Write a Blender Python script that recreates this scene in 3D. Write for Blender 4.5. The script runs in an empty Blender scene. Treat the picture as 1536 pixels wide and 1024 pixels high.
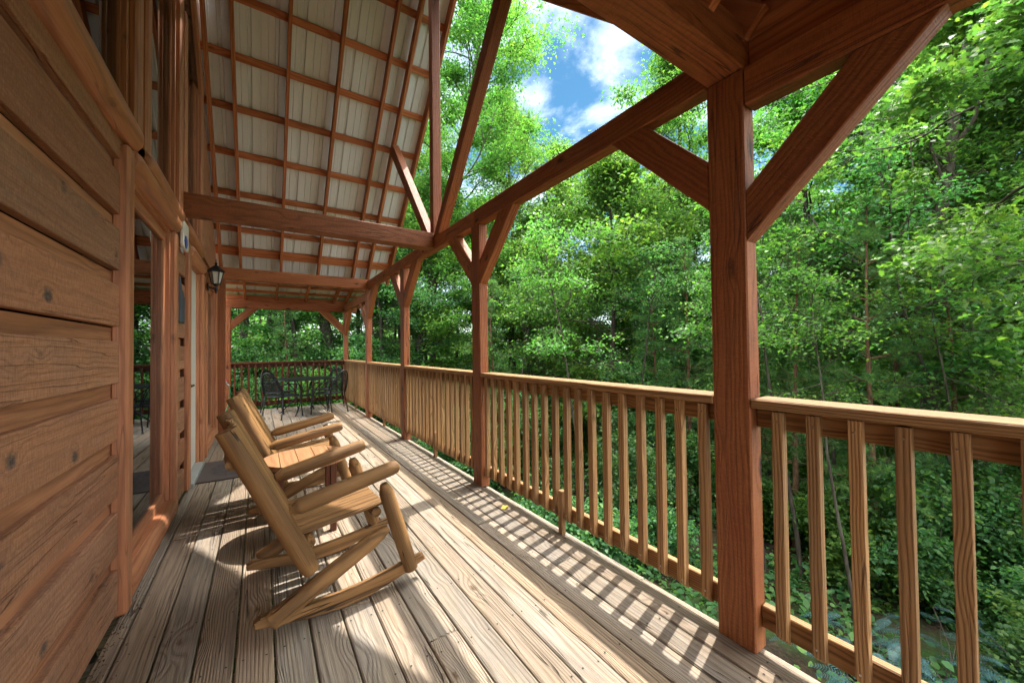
import bpy, math, random
import numpy as np
from mathutils import Vector, Matrix
R = random.Random(7)
NR = np.random.RandomState(11)
scene = bpy.context.scene
COL = scene.collection
rad = math.radians

# ------------------------------------------------------------------ tagging
def link(o, parent=None):
    COL.objects.link(o)
    if parent is not None: o.parent = parent
    return o
def tag(o, label=None, cat=None, group=None, kind=None):
    if label: o['label'] = label
    if cat: o['category'] = cat
    if group: o['group'] = group
    if kind: o['kind'] = kind
    return o
def thing(name, label, cat, loc=(0, 0, 0), rz=0.0, group=None):
    o = bpy.data.objects.new(name, None); link(o)
    o.empty_display_size = .1
    o.location = loc; o.rotation_euler = (0, 0, rz)
    return tag(o, label, cat, group)
def copy_tree(o, parent=None):
    c = o.copy(); link(c)
    c.parent = parent
    for ch in list(o.children): copy_tree(ch, c)
    return c

# ------------------------------------------------------------------ mesh builder
CS = [(a, b, c) for a in (-1, 1) for b in (-1, 1) for c in (-1, 1)]
CI = {c: i for i, c in enumerate(CS)}
BOXF = []
for ax in range(3):
    o1, o2 = [k for k in range(3) if k != ax]
    for s in (-1, 1):
        f = []
        for p, q in ((-1, -1), (1, -1), (1, 1), (-1, 1)):
            c = [0, 0, 0]; c[ax] = s; c[o1] = p; c[o2] = q
            f.append(CI[tuple(c)] * 3 + ax)
        BOXF.append(f)
for k in range(3):
    a, b = [j for j in range(3) if j != k]
    for sa in (-1, 1):
        for sb in (-1, 1):
            c1 = [0, 0, 0]; c1[a] = sa; c1[b] = sb; c1[k] = -1
            c2 = list(c1); c2[k] = 1
            i, j = CI[tuple(c1)] * 3, CI[tuple(c2)] * 3
            BOXF.append([i + a, j + a, j + b, i + b])
for i in range(8): BOXF.append([i * 3, i * 3 + 1, i * 3 + 2])
def _boxv(h, ch):
    v = []
    for c in CS:
        for ax in range(3):
            v.append([c[k] * (h[k] if k == ax else h[k] - ch) for k in range(3)])
    return np.array(v)
_v = _boxv((1, 1, 1), .1)
for i, f in enumerate(BOXF):
    p = _v[f]; n = np.cross(p[1] - p[0], p[2] - p[0])
    if n @ p.mean(0) < 0: BOXF[i] = f[::-1]

class MB:
    """collects solids; every piece carries grain coordinates (along, across, across) and a random number"""
    def __init__(s): s.v = []; s.f = []; s.g = []; s.r = []; s.n = 0; s.sm = []
    def add(s, v, f, g, rnd=None, smooth=False):
        v = np.asarray(v, float); g = np.asarray(g, float)
        s.v.append(v); s.g.append(g)
        s.r.append(np.full(len(v), R.random() if rnd is None else rnd))
        s.f += [[i + s.n for i in q] for q in f]; s.sm += [smooth] * len(f)
        s.n += len(v)
    def _off(s, g, pith=None):
        o = np.array([R.uniform(0, 60), R.uniform(-.09, .09), R.choice((-1, 1)) * R.uniform(.03, .13)])
        if pith is not None: o[1:] = pith
        return g + o
    def box(s, lo, hi, axis=None, ch=.003, rnd=None, M=None):
        lo = np.array(lo, float); hi = np.array(hi, float)
        lo, hi = np.minimum(lo, hi), np.maximum(lo, hi)
        h = (hi - lo) / 2; c = (hi + lo) / 2
        ch = min(ch, h.min() * .6)
        v = _boxv(h, ch)
        ax = int(np.argmax(h)) if axis is None else axis
        o = [k for k in range(3) if k != ax]
        if h[o[0]] < h[o[1]]: o = o[::-1]
        g = s._off(v[:, [ax] + o])
        v = v + c
        if M is not None: v = np.array([M @ Vector(p) for p in v])
        s.add(v, BOXF, g, rnd)
    def bar(s, A, B, w, h, up=(0, 0, 1), ch=.003, rnd=None):
        A = Vector(A); B = Vector(B); d = (B - A); L = d.length; d.normalize()
        u = Vector(up); sd = d.cross(u).normalized(); u = sd.cross(d)
        ch = min(ch, min(w, h) * .3)
        lv = _boxv((L / 2, w / 2, h / 2), ch)
        g = s._off(lv if w >= h else lv[:, [0, 2, 1]])
        c = (A + B) / 2
        M = np.array([d, sd, u])
        s.add(lv @ M + np.array(c), BOXF, g, rnd)
    def prism(s, poly, axis, lo, hi, grain, ch=0.0, rnd=None):
        """2-D polygon extruded along axis; grain = 2-D direction of the grain"""
        P = np.array(poly, float); n = len(P)
        ar = 0.5 * sum(P[i][0] * P[(i + 1) % n][1] - P[(i + 1) % n][0] * P[i][1] for i in range(n))
        if ar < 0: P = P[::-1]
        o = [k for k in range(3) if k != axis]
        gd = np.array(grain, float); gd /= np.linalg.norm(gd); gp = np.array([-gd[1], gd[0]])
        def inset(Q, c):
            out = []
            for i in range(n):
                a, b, d = Q[i - 1], Q[i], Q[(i + 1) % n]
                e1 = (b - a) / np.linalg.norm(b - a); e2 = (d - b) / np.linalg.norm(d - b)
                n1 = np.array([-e1[1], e1[0]]); n2 = np.array([-e2[1], e2[0]])
                m = n1 + n2; m = m / max(1e-6, m @ n1)
                out.append(b + m * c)
            return np.array(out)
        rings = [(P, lo), (P, hi)] if ch <= 0 else [(inset(P, ch), lo), (P, lo + ch), (P, hi - ch), (inset(P, ch), hi)]
        v = []; g = []
        for Q, z in rings:
            for q in Q:
                p = [0, 0, 0]; p[o[0]], p[o[1]] = q; p[axis] = z
                v.append(p); g.append([q @ gd, q @ gp, z])
        g = np.array(g); g[:, 1] -= g[:, 1].mean(); g[:, 2] -= g[:, 2].mean()
        m = len(rings); f = []
        f.append(list(range(n))[::-1]); f.append([(m - 1) * n + i for i in range(n)])
        for k in range(m - 1):
            for i in range(n):
                j = (i + 1) % n
                f.append([k * n + i, k * n + j, (k + 1) * n + j, (k + 1) * n + i])
        v = np.array(v)
        if axis == 1: f = [q[::-1] for q in f]
        s.add(v, f, s._off(g), rnd)
    def tube(s, pts, rs, n=12, ell=(1, 1), ref=None, rnd=None, caps=True, wob=0.0):
        P = [Vector(p) for p in pts]; m = len(P)
        if not hasattr(rs, '__len__'): rs = [rs] * m
        v = []; g = []; u = 0; prev = None
        seed = R.uniform(0, 100)
        for i in range(m):
            d = (P[min(i + 1, m - 1)] - P[max(i - 1, 0)]).normalized()
            if prev is None:
                a = Vector(ref) if ref else (Vector((0, 0, 1)) if abs(d.z) < .9 else Vector((1, 0, 0)))
                a = (a - d * a.dot(d)).normalized()
            else: a = (prev - d * prev.dot(d)).normalized()
            prev = a; b = d.cross(a)
            if i: u += (P[i] - P[i - 1]).length
            for k in range(n):
                t = 2 * math.pi * k / n
                rr = rs[i] * (1 + wob * math.sin(2 * t + seed + u * 5) + wob * .7 * math.sin(3 * t + u * 9 + seed * 2))
                x, y = rr * math.cos(t) * ell[0], rr * math.sin(t) * ell[1]
                v.append(P[i] + a * x + b * y); g.append((u, x, y))
        f = []
        for i in range(m - 1):
            for k in range(n):
                j = (k + 1) % n
                f.append([i * n + k, i * n + j, (i + 1) * n + j, (i + 1) * n + k])
        g = np.array(g)
        g = g + np.array([R.uniform(0, 60), R.uniform(-.012, .012), R.uniform(-.012, .012)])
        s.add(np.array(v), f, g, rnd if rnd is not None else R.random(), True)
        if caps:
            r0 = s.r[-1][0]
            for idx, rev in ((0, True), (m - 1, False)):
                q = list(range(n)); q = q[::-1] if rev else q
                s.add(np.array(v)[idx * n:(idx + 1) * n], [q], g[idx * n:(idx + 1) * n], r0)
    def lathe(s, prof, c=(0, 0, 0), n=24, rnd=None):
        v = []; g = []
        for r, z in prof:
            for k in range(n):
                t = 2 * math.pi * k / n
                v.append((c[0] + r * math.cos(t), c[1] + r * math.sin(t), c[2] + z)); g.append((z, r * math.cos(t), r * math.sin(t)))
        f = []
        for i in range(len(prof) - 1):
            for k in range(n):
                j = (k + 1) % n
                f.append([i * n + k, i * n + j, (i + 1) * n + j, (i + 1) * n + k])
        f.append(list(range(n))[::-1]); f.append([(len(prof) - 1) * n + k for k in range(n)])
        s.add(v, f, g, rnd, False)
    def sheet(s, poly3, g=None, rnd=None):
        v = np.array(poly3, float); s.add(v, [list(range(len(v)))], v if g is None else g, rnd)
    def mesh(s, name, mat):
        me = bpy.data.meshes.new(name)
        v = np.concatenate(s.v)
        me.from_pydata(v.tolist(), [], s.f)
        a = me.attributes.new('gc', 'FLOAT_VECTOR', 'POINT'); a.data.foreach_set('vector', np.concatenate(s.g).ravel())
        a = me.attributes.new('rnd', 'FLOAT', 'POINT'); a.data.foreach_set('value', np.concatenate(s.r))
        me.polygons.foreach_set('use_smooth', s.sm)
        me.materials.append(mat); me.update()
        return me
    def build(s, name, mat, parent=None):
        return link(bpy.data.objects.new(name, s.mesh(name, mat)), parent)

# ------------------------------------------------------------------ materials
def lin(c):
    if isinstance(c, str):
        c = [int(c[i:i + 2], 16) / 255 for i in (0, 2, 4)]
        c = [x / 12.92 if x <= .04045 else ((x + .055) / 1.055) ** 2.4 for x in c]
    return (c[0], c[1], c[2], 1)
class NT:
    def __init__(s, name):
        s.m = bpy.data.materials.new(name); s.m.use_nodes = True
        s.t = s.m.node_tree; s.t.nodes.clear()
        s.out = s.n('ShaderNodeOutputMaterial')
    def n(s, typ, **kw):
        nd = s.t.nodes.new(typ)
        for k, v in kw.items(): setattr(nd, k, v)
        return nd
    def l(s, a, b): s.t.links.new(a, b)
    def math(s, op, a, b=None, c=None, clamp=False):
        nd = s.n('ShaderNodeMath', operation=op); nd.use_clamp = clamp
        for i, x in enumerate((a, b, c)):
            if x is None: continue
            if isinstance(x, (int, float)): nd.inputs[i].default_value = x
            else: s.l(x, nd.inputs[i])
        return nd.outputs[0]
    def vmath(s, op, a, b=None):
        nd = s.n('ShaderNodeVectorMath', operation=op)
        for i, x in enumerate((a, b)):
            if x is None: continue
            if isinstance(x, (tuple, list)): nd.inputs[i].default_value = x
            else: s.l(x, nd.inputs[i])
        return nd.outputs[0]
    def noise(s, vec, scale=1, detail=3, rough=.55, dist=0):
        nd = s.n('ShaderNodeTexNoise'); s.l(vec, nd.inputs['Vector'])
        nd.inputs['Scale'].default_value = scale; nd.inputs['Detail'].default_value = detail
        nd.inputs['Roughness'].default_value = rough; nd.inputs['Distortion'].default_value = dist
        return nd.outputs['Fac']
    def ramp(s, fac, stops, interp='LINEAR'):
        nd = s.n('ShaderNodeValToRGB'); nd.color_ramp.interpolation = interp
        e = nd.color_ramp.elements
        while len(e) < len(stops): e.new(.5)
        for i, (p, c) in enumerate(stops): e[i].position = p; e[i].color = lin(c)
        s.l(fac, nd.inputs[0]); return nd.outputs[0]
    def mix(s, fac, a, b, mode='MIX'):
        nd = s.n('ShaderNodeMix', data_type='RGBA', blend_type=mode)
        for i, x in ((0, fac), (6, a), (7, b)):
            if isinstance(x, (int, float)): nd.inputs[i].default_value = x
            elif isinstance(x, (tuple, list, str)): nd.inputs[i].default_value = lin(x)
            else: s.l(x, nd.inputs[i])
        return nd.outputs[2]
    def maprange(s, x, a, b, c=0, d=1, smooth=False):
        nd = s.n('ShaderNodeMapRange'); nd.clamp = True
        if smooth: nd.interpolation_type = 'SMOOTHSTEP'
        s.l(x, nd.inputs[0])
        for i, q in enumerate((a, b, c, d)): nd.inputs[i + 1].default_value = q
        return nd.outputs[0]
    def bsdf(s, col, rough=.5, spec=.5, metal=0, bump=None, bstr=.3, bdist=.01):
        b = s.n('ShaderNodeBsdfPrincipled')
        if isinstance(col, (tuple, list, str)): b.inputs['Base Color'].default_value = lin(col)
        else: s.l(col, b.inputs['Base Color'])
        if isinstance(rough, (int, float)): b.inputs['Roughness'].default_value = rough
        else: s.l(rough, b.inputs['Roughness'])
        b.inputs['Specular IOR Level'].default_value = spec
        b.inputs['Metallic'].default_value = metal
        if bump is not None:
            bp = s.n('ShaderNodeBump'); bp.inputs['Strength'].default_value = bstr; bp.inputs['Distance'].default_value = bdist
            s.l(bump, bp.inputs['Height']); s.l(bp.outputs[0], b.inputs['Normal'])
        return b
    def done(s, sh): s.l(sh.outputs[0] if hasattr(sh, 'outputs') else sh, s.out.inputs[0]); return s.m

def wood(name, dark, mid, light, freq=260, contrast=.8, knots=.5, rough=.6, spec=.3, bump=.35,
         tint=None, tint_amt=.5, saw=0.0, grey=None, grey_amt=0.0, knot_col='2a140b', blotch=.35, fiber=.35, swirl=.055, lum=.35, crack=0.0, knot_sz=1.0, kden=(2.3, 6.5, 5.0)):
    s = NT(name)
    at = s.n('ShaderNodeAttribute', attribute_name='gc').outputs['Vector']
    rn = s.n('ShaderNodeAttribute', attribute_name='rnd').outputs['Fac']
    oi = s.n('ShaderNodeObjectInfo').outputs['Random']
    off = s.n('ShaderNodeCombineXYZ'); s.l(s.math('MULTIPLY', oi, 37.0), off.inputs[0])
    s.l(s.math('MULTIPLY', s.math('SUBTRACT', oi, .5), .08), off.inputs[1])
    P = s.vmath('ADD', at, off.outputs[0])
    rr = s.math('FRACT', s.math('ADD', rn, oi))
    rr2 = s.math('FRACT', s.math('MULTIPLY', rr, 7.31))
    sx = s.n('ShaderNodeSeparateXYZ'); s.l(P, sx.inputs[0])
    u, v, w = sx.outputs
    low = s.n('ShaderNodeTexNoise'); s.l(s.vmath('MULTIPLY', P, (1.3, 5, 5)), low.inputs['Vector'])
    low.inputs['Scale'].default_value = 1; low.inputs['Detail'].default_value = 2.5
    lc = s.n('ShaderNodeSeparateXYZ'); s.l(low.outputs['Color'], lc.inputs[0])
    v2 = s.math('MULTIPLY_ADD', s.math('SUBTRACT', lc.outputs[0], .5), swirl * 2, v)
    w2 = s.math('MULTIPLY_ADD', s.math('SUBTRACT', lc.outputs[1], .5), swirl * 2, w)
    # knots
    vo = s.n('ShaderNodeTexVoronoi'); s.l(s.vmath('MULTIPLY', P, kden), vo.inputs['Vector']); vo.inputs['Scale'].default_value = 1
    kd = vo.outputs['Distance']
    kb = s.math('MULTIPLY', s.maprange(kd, .42, .0, 0, 1, True), knots)
    r = s.math('SQRT', s.math('ADD', s.math('MULTIPLY', v2, v2), s.math('MULTIPLY', w2, w2)))
    r = s.math('ADD', r, s.math('MULTIPLY', kb, .035))
    fn = s.noise(s.vmath('MULTIPLY', P, (4, 180, 180)), 1, 3, .6)
    fn2 = s.noise(s.vmath('MULTIPLY', P, (14, 620, 620)), 1, 2, .6)
    ph = s.math('MULTIPLY_ADD', r, freq, s.math('MULTIPLY', fn, 1.6))
    ring = s.math('MULTIPLY_ADD', s.math('SINE', ph), .5, .5)
    ring = s.math('POWER', ring, 2.2)
    bl = s.noise(s.vmath('MULTIPLY', P, (2.0, 9, 9)), 1, 4, .6)
    base = s.mix(s.maprange(bl, .3, .7), light, mid)
    if grey:
        gm = s.math('MULTIPLY', s.maprange(s.noise(s.vmath('MULTIPLY', P, (3, 14, 14)), 1, 4, .65), .35, .65), grey_amt)
        base = s.mix(gm, base, grey)
    if tint: base = s.mix(s.math('MULTIPLY', rr2, tint_amt), base, tint)
    col = s.mix(s.math('MULTIPLY', ring, contrast), base, dark)
    col = s.mix(s.math('MULTIPLY', s.maprange(fn, .35, .75), fiber), col, dark)
    kn = s.noise(s.vmath('MULTIPLY', P, (40, 90, 90)), 1, 3, .6)
    kn2 = s.noise(s.vmath('MULTIPLY', P, (7, 22, 22)), 1, 2, .6)
    kd2 = s.math('MULTIPLY_ADD', s.math('SUBTRACT', kn, .5), .14, kd)
    kd2 = s.math('MULTIPLY_ADD', s.math('SUBTRACT', kn2, .42), .30, kd2)
    km = s.math('MULTIPLY', s.maprange(kd2, .16 * knot_sz, .05 * knot_sz, 0, 1, True), min(1, knots * 1.3))
    col = s.mix(km, col, knot_col)
    hs = s.n('ShaderNodeHueSaturation'); s.l(col, hs.inputs['Color'])
    s.l(s.math('MULTIPLY_ADD', rr, lum, 1 - lum / 2), hs.inputs['Value'])
    col = hs.outputs[0]
    # stains, darker streaks
    st = s.noise(s.vmath('MULTIPLY', P, (1.1, 22, 22)), 1, 5, .7)
    col = s.mix(s.math('MULTIPLY', s.maprange(st, .56, .8), blotch), col, dark)
    ck = None
    if crack:
        cn = s.noise(s.vmath('MULTIPLY', P, (.55, 15, 15)), 1, 2, .5)
        cm = s.noise(s.vmath('MULTIPLY', P, (.9, 5, 5)), 1, 1, .5)
        ck = s.math('MULTIPLY', s.maprange(s.math('ABSOLUTE', s.math('SUBTRACT', cn, .5)), .009, .003), s.maprange(cm, .48, .56))
        col = s.mix(s.math('MULTIPLY', ck, crack), col, (.006, .004, .003))
    hgt = s.math('ADD', s.math('MULTIPLY', ring, -.5), s.math('MULTIPLY', fn, .7))
    hgt = s.math('ADD', hgt, s.math('MULTIPLY', fn2, .5))
    if ck is not None: hgt = s.math('ADD', hgt, s.math('MULTIPLY', ck, -4.0))
    if saw:
        sn = s.noise(s.vmath('MULTIPLY', P, (230, 26, 26)), 1, 3, .7, .4)
        hgt = s.math('ADD', hgt, s.math('MULTIPLY', sn, saw * 1.4))
        col = s.mix(s.math('MULTIPLY', s.maprange(sn, .45, .75), saw * .45), col, dark)
        s2 = s.noise(s.vmath('MULTIPLY', P, (60, 90, 90)), 1, 4, .7)
        col = s.mix(s.math('MULTIPLY', s.maprange(s2, .5, .72), saw * .3), col, light)
    ro = s.math('MULTIPLY_ADD', fn, .25, rough - .1)
    return s.done(s.bsdf(col, ro, spec, bump=hgt, bstr=bump, bdist=.004))

M = {}
M['siding'] = wood('stained_siding', '724630', 'bd8660', 'cc9a76', 300, .2, .9, .66, .25, 1.0, tint='ac6c48', tint_amt=.6, saw=1.3, blotch=.25, knot_col='4c4440', lum=.5, crack=.15, swirl=.03, grey='8f7a6c', grey_amt=.5, kden=(4.2, 5.0, 5.0), knot_sz=1.25)
M['siding_bare'] = wood('recessed_siding', '6c4230', 'ab7350', 'ba835e', 190, .45, .6, .55, .3, .4, blotch=.3, lum=.2, knot_col='4a3a30')
M['trim'] = wood('stained_trim', '6a3a24', 'b4744f', 'c0845e', 170, .4, .4, .42, .4, .3, blotch=.3, lum=.15, knot_col='4a281a', crack=.3)
M['timber'] = wood('timber_stain', '4a2410', '9c5832', 'ae6e40', 300, .38, .95, .55, .3, .6, tint='84462c', tint_amt=.55, saw=.9, blotch=.5, knot_col='26120a', lum=.45, crack=.7, knot_sz=1.3, kden=(2.8, 7, 5))
M['rafter'] = wood('rafter_wood', '70391c', 'b87246', 'c8845a', 200, .5, .5, .6, .25, .4, lum=.4, tint='945434', tint_amt=.4)
M['deck'] = wood('weathered_deck', '574b40', '9f917e', 'b4a793', 620, .36, .7, .76, .2, 1.0, tint='b29474', tint_amt=.6, grey='9a9691', grey_amt=.65, blotch=.55, fiber=.55, knot_col='5e4630', lum=.30, swirl=.013, crack=.5, knot_sz=.8)
M['rail'] = wood('railing_pine', '60401f', 'a67a4c', 'b68c5c', 620, .7, .5, .6, .3, .5, tint='946c44', tint_amt=.5, grey='8f7e68', grey_amt=.3, blotch=.4, knot_col='4c2c16', lum=.32, swirl=.016, crack=.4, knot_sz=.7)
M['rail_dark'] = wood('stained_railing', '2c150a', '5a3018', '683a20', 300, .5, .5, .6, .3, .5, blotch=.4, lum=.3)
M['log'] = wood('painted_log', '3c2b19', '92693e', 'a67c4c', 150, .55, .7, .58, .3, .7, tint='8a6640', tint_amt=.4, blotch=.5, knot_col='4a3218', lum=.12, swirl=.02, crack=.8, knot_sz=.8)
M['tabletop'] = wood('table_planks', '744a2e', 'a0744e', 'b0845e', 200, .4, .4, .5, .35, .3, blotch=.3, lum=.15)
M['tableleg'] = wood('table_leg', '3a1a10', '70402a', '7a4a32', 160, .3, .2, .5, .35, .3)
M['bark'] = None

def simple(name, col, rough=.5, spec=.5, metal=0, nscale=0, namt=.2, bump=0):
    s = NT(name)
    tc = s.n('ShaderNodeTexCoord').outputs['Object']
    n = s.noise(tc, nscale or 30, 4, .6)
    c = s.mix(s.math('MULTIPLY', s.maprange(n, .3, .7), namt), col, (0.02, 0.018, 0.015))
    return s.done(s.bsdf(c, rough, spec, metal, n if bump else None, bump, .003))
M['black'] = simple('black_iron', '15171c', .45, .5, .3, 40, .2)
M['black_mesh'] = simple('black_mesh', '14171d', .6, .4, .2, 40, .2)
M['door'] = simple('door_paint', 'c9c8c0', .4, .5, 0, 6, .06)
M['chrome'] = simple('brushed_metal', 'b9b6b0', .25, .5, 1, 30, .1)
M['alum'] = simple('aluminium_sill', 'a3a7a6', .4, .5, .3, 20, .1)
M['white'] = simple('white_plastic', 'dcdad0', .4, .5, 0, 10, .05)
M['blue'] = simple('blue_dial', '1c4db0', .4, .5, 0, 50, .3)
M['slate'] = simple('slate_plaque', '4b5563', .6, .4, 0, 30, .6, .6)
M['hose'] = simple('green_hose', '1f8f5a', .4, .5)
M['red'] = simple('red_knob', 'c22a3a', .4, .5)
M['lampglass'] = simple('lamp_glass', 'cfccc2', .12, .6, 0, 60, .1)
M['added_pale_panel'] = simple('pale_panel_grey', 'a9b4b8', .9, .1, 0, 3, .25)  # grey-blue of the added panels that lighten the upper panes
M['litter_dark'] = simple('tar_paper', '14110f', .9, .2)
M['interior'] = simple('dark_interior', 'a09c96', .8, .2, 0, 2, .4)
def mat_mat():
    s = NT('rubber_mat')
    tc = s.n('ShaderNodeTexCoord').outputs['Object']
    sx = s.n('ShaderNodeSeparateXYZ'); s.l(tc, sx.inputs[0])
    e = s.math('SQRT', s.math('ADD', s.math('POWER', s.math('MULTIPLY', sx.outputs[0], 5.0), 2.0), s.math('POWER', s.math('MULTIPLY', sx.outputs[1], 3.1), 2.0)))
    n = s.noise(tc, 22, 4, .7, 1.5)
    n2 = s.noise(tc, 140, 2, .6)
    m = s.math('MULTIPLY', s.maprange(e, 1.0, .85), s.maprange(n, .48, .55))
    c = s.mix(m, '4a3d3a', '23262e')
    c = s.mix(s.math('MULTIPLY', n2, .4), c, '6a6460')
    return s.done(s.bsdf(c, .8, .3, 0, s.math('ADD', s.math('MULTIPLY', m, -1.0), s.math('MULTIPLY', n2, .6)), .6, .004))
M['mat'] = mat_mat()
def metal_roof():
    s = NT('painted_metal_roofing')
    tc = s.n('ShaderNodeTexCoord').outputs['Object']
    n = s.noise(s.vmath('MULTIPLY', tc, (9, 2, 2)), 1, 4, .6)
    st = s.noise(s.vmath('MULTIPLY', tc, (9, 3, 3)), 1, 5, .7)
    sx = s.n('ShaderNodeSeparateXYZ'); s.l(tc, sx.inputs[0])
    outer = s.maprange(sx.outputs[0], 1.72, 1.8)
    c = s.mix(n, 'e2e8ea', 'd4dadc')
    c = s.mix(s.math('MULTIPLY', outer, s.maprange(st, .5, .62)), c, '8e6a34')
    return s.done(s.bsdf(c, .45, .4))
M['metal'] = metal_roof()
def glass():
    s = NT('window_glass')
    g = s.n('ShaderNodeBsdfGlossy'); g.inputs['Roughness'].default_value = .01; g.inputs['Color'].default_value = (.9, .95, 1, 1)
    t = s.n('ShaderNodeBsdfTransparent'); t.inputs[0].default_value = (.60, .68, .66, 1)
    f = s.n('ShaderNodeFresnel'); f.inputs[0].default_value = 2.3
    mx = s.n('ShaderNodeMixShader'); s.l(f.outputs[0], mx.inputs[0]); s.l(t.outputs[0], mx.inputs[1]); s.l(g.outputs[0], mx.inputs[2])
    return s.done(mx)
M['glass'] = glass()
def leaf_mat(name, stops, trans=.52, rough=.5, spec=.28, tmul=(.92, 1.06, .55)):
    s = NT(name)
    rn = s.n('ShaderNodeAttribute', attribute_name='rnd').outputs['Fac']
    oi = s.n('ShaderNodeObjectInfo').outputs['Random']
    c = s.ramp(rn, stops)
    hs = s.n('ShaderNodeHueSaturation'); s.l(c, hs.inputs['Color'])
    s.l(s.math('MULTIPLY_ADD', oi, .035, .482), hs.inputs['Hue']); s.l(s.math('MULTIPLY_ADD', oi, .4, .7), hs.inputs['Value'])
    c = hs.outputs[0]
    b = s.bsdf(c, rough, spec)
    t = s.n('ShaderNodeBsdfTranslucent'); s.l(s.vmath('MULTIPLY', c, tuple(1.75 * x for x in tmul)), t.inputs[0])
    mx = s.n('ShaderNodeMixShader'); mx.inputs[0].default_value = trans
    s.l(b.outputs[0], mx.inputs[1]); s.l(t.outputs[0], mx.inputs[2])
    return s.done(mx)
G = lambda r, g, b: (r, g, b)
M['leaf'] = leaf_mat('oak_leaves', [(0, G(.032, .100, .030)), (.45, G(.068, .170, .040)), (.8, G(.125, .24, .042)), (1, G(.22, .32, .05))])
M['leaf_b'] = leaf_mat('maple_leaves', [(0, G(.040, .115, .032)), (.5, G(.082, .195, .042)), (1, G(.20, .31, .05))])
M['leaf_c'] = leaf_mat('dark_leaves', [(0, G(.030, .095, .038)), (.5, G(.055, .155, .05)), (1, G(.14, .26, .05))], .45)
M['needle'] = leaf_mat('pine_needles', [(0, G(.050, .14, .062)), (.6, G(.10, .215, .07)), (1, G(.18, .28, .065))], .4, .5, .3)
M['mimosa'] = leaf_mat('mimosa_leaves', [(0, G(.018, .060, .064)), (1, G(.036, .100, .105))], .2, .55, .3, (1, 1, 1))
M['litter'] = leaf_mat('dry_litter', [(0, G(.06, .035, .02)), (1, G(.20, .12, .06))], .1, .8, .2, (1, .9, .6))
def bark():
    s = NT('tree_bark')
    tc = s.n('ShaderNodeTexCoord').outputs['Object']
    n = s.noise(s.vmath('MULTIPLY', tc, (16, 16, 3)), 1, 6, .7)
    n2 = s.noise(s.vmath('MULTIPLY', tc, (3, 3, 1.2)), 1, 3, .6)
    c = s.ramp(n, [(.3, (.014, .011, .008)), (.52, (.050, .040, .030)), (.72, (.10, .085, .068))])
    c = s.mix(s.maprange(n2, .5, .7, 0, .45), c, (.12, .13, .085))
    return s.done(s.bsdf(c, .85, .2, 0, n, .8, .03))
M['bark'] = bark()
def pbark():
    s = NT('pine_bark')
    tc = s.n('ShaderNodeTexCoord').outputs['Object']
    n = s.noise(s.vmath('MULTIPLY', tc, (22, 22, 9)), 1, 5, .7)
    c = s.ramp(n, [(.3, (.05, .026, .015)), (.55, (.13, .07, .04)), (.75, (.22, .14, .09))])
    return s.done(s.bsdf(c, .85, .2, 0, n, .7, .02))
M['pbark'] = pbark()
def soil():
    s = NT('forest_soil')
    tc = s.n('ShaderNodeTexCoord').outputs['Object']
    n = s.noise(tc, 1.3, 6, .65); n2 = s.noise(tc, 14, 5, .75)
    c = s.ramp(n2, [(.3, (.012, .009, .006)), (.5, (.035, .026, .016)), (.65, (.07, .05, .03)), (.8, (.03, .035, .012))])
    c = s.mix(s.maprange(n, .45, .62), c, (.025, .055, .012))
    return s.done(s.bsdf(c, .95, .15, 0, n2, .9, .05))
M['soil'] = soil()
# ------------------------------------------------------------------ constants of the place (metres; camera stands at x=0, y=0)
XW = -.585                      # face of the siding
XI, XO = 1.725, 1.817           # inner / outer face of the porch posts
PY = [-1.56, .787, 3.153, 5.439, 7.70, 10.11]
PD = .158
YR = 4.32                       # ridge
RAFX = [-.545, -.28, .30, .89, 1.49, 1.765]
FLYX = 2.16

# ------------------------------------------------------------------ deck floor
def build_deck():
    b = MB()
    x = -.518 - .1423
    while x < 1.75:
        x0 = max(x + .0035, XW + .002); x1 = x + .1423 - .0035
        y = -2.2 + R.uniform(0, .8) - 1
        while y < 10.25:
            L = R.choice((2.44, 3.05, 3.66, 4.27)) + R.uniform(-.02, .02)
            y0 = max(y, -2.2); y1 = min(y + L, 10.28)
            if y1 - y0 > .05:
                dz = R.uniform(-.0025, .0012)
                b.box((x0, y0 + .0015, -.036 + dz), (x1, y1 - .0015, dz), axis=1, ch=.005)
            y += L
        x += .1423
    y = -2.2
    while y < 10.28:
        y1 = min(y + 3.6, 10.28)
        b.box((1.7625, y, -.22), (1.8045, y1 - .002, -.005), axis=1, ch=.006); y = y1
    # joists underneath
    for k in range(31):
        b.box((XW - .1, -2.15 + k * .41, -.22), (1.7605, -2.112 + k * .41, -.0395), axis=0)
    o = b.build('deck_floor', M['deck']); tag(o, kind='structure')
    n = MB()
    for k in range(31):
        yy = -2.131 + k * .41
        if not -.5 < yy < 6: continue
        xx = -.518
        while xx < 1.7:
            for dx in (.03, .112):
                cx, cy = xx + dx + R.uniform(-.008, .008), yy + R.uniform(-.012, .012)
                n.sheet([(cx + .0046 * math.cos(t * 1.047), cy + .0046 * math.sin(t * 1.047), .0022) for t in range(6)])
            xx += .1423
    n.build('nail_heads', M['black'], o)
build_deck()

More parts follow.
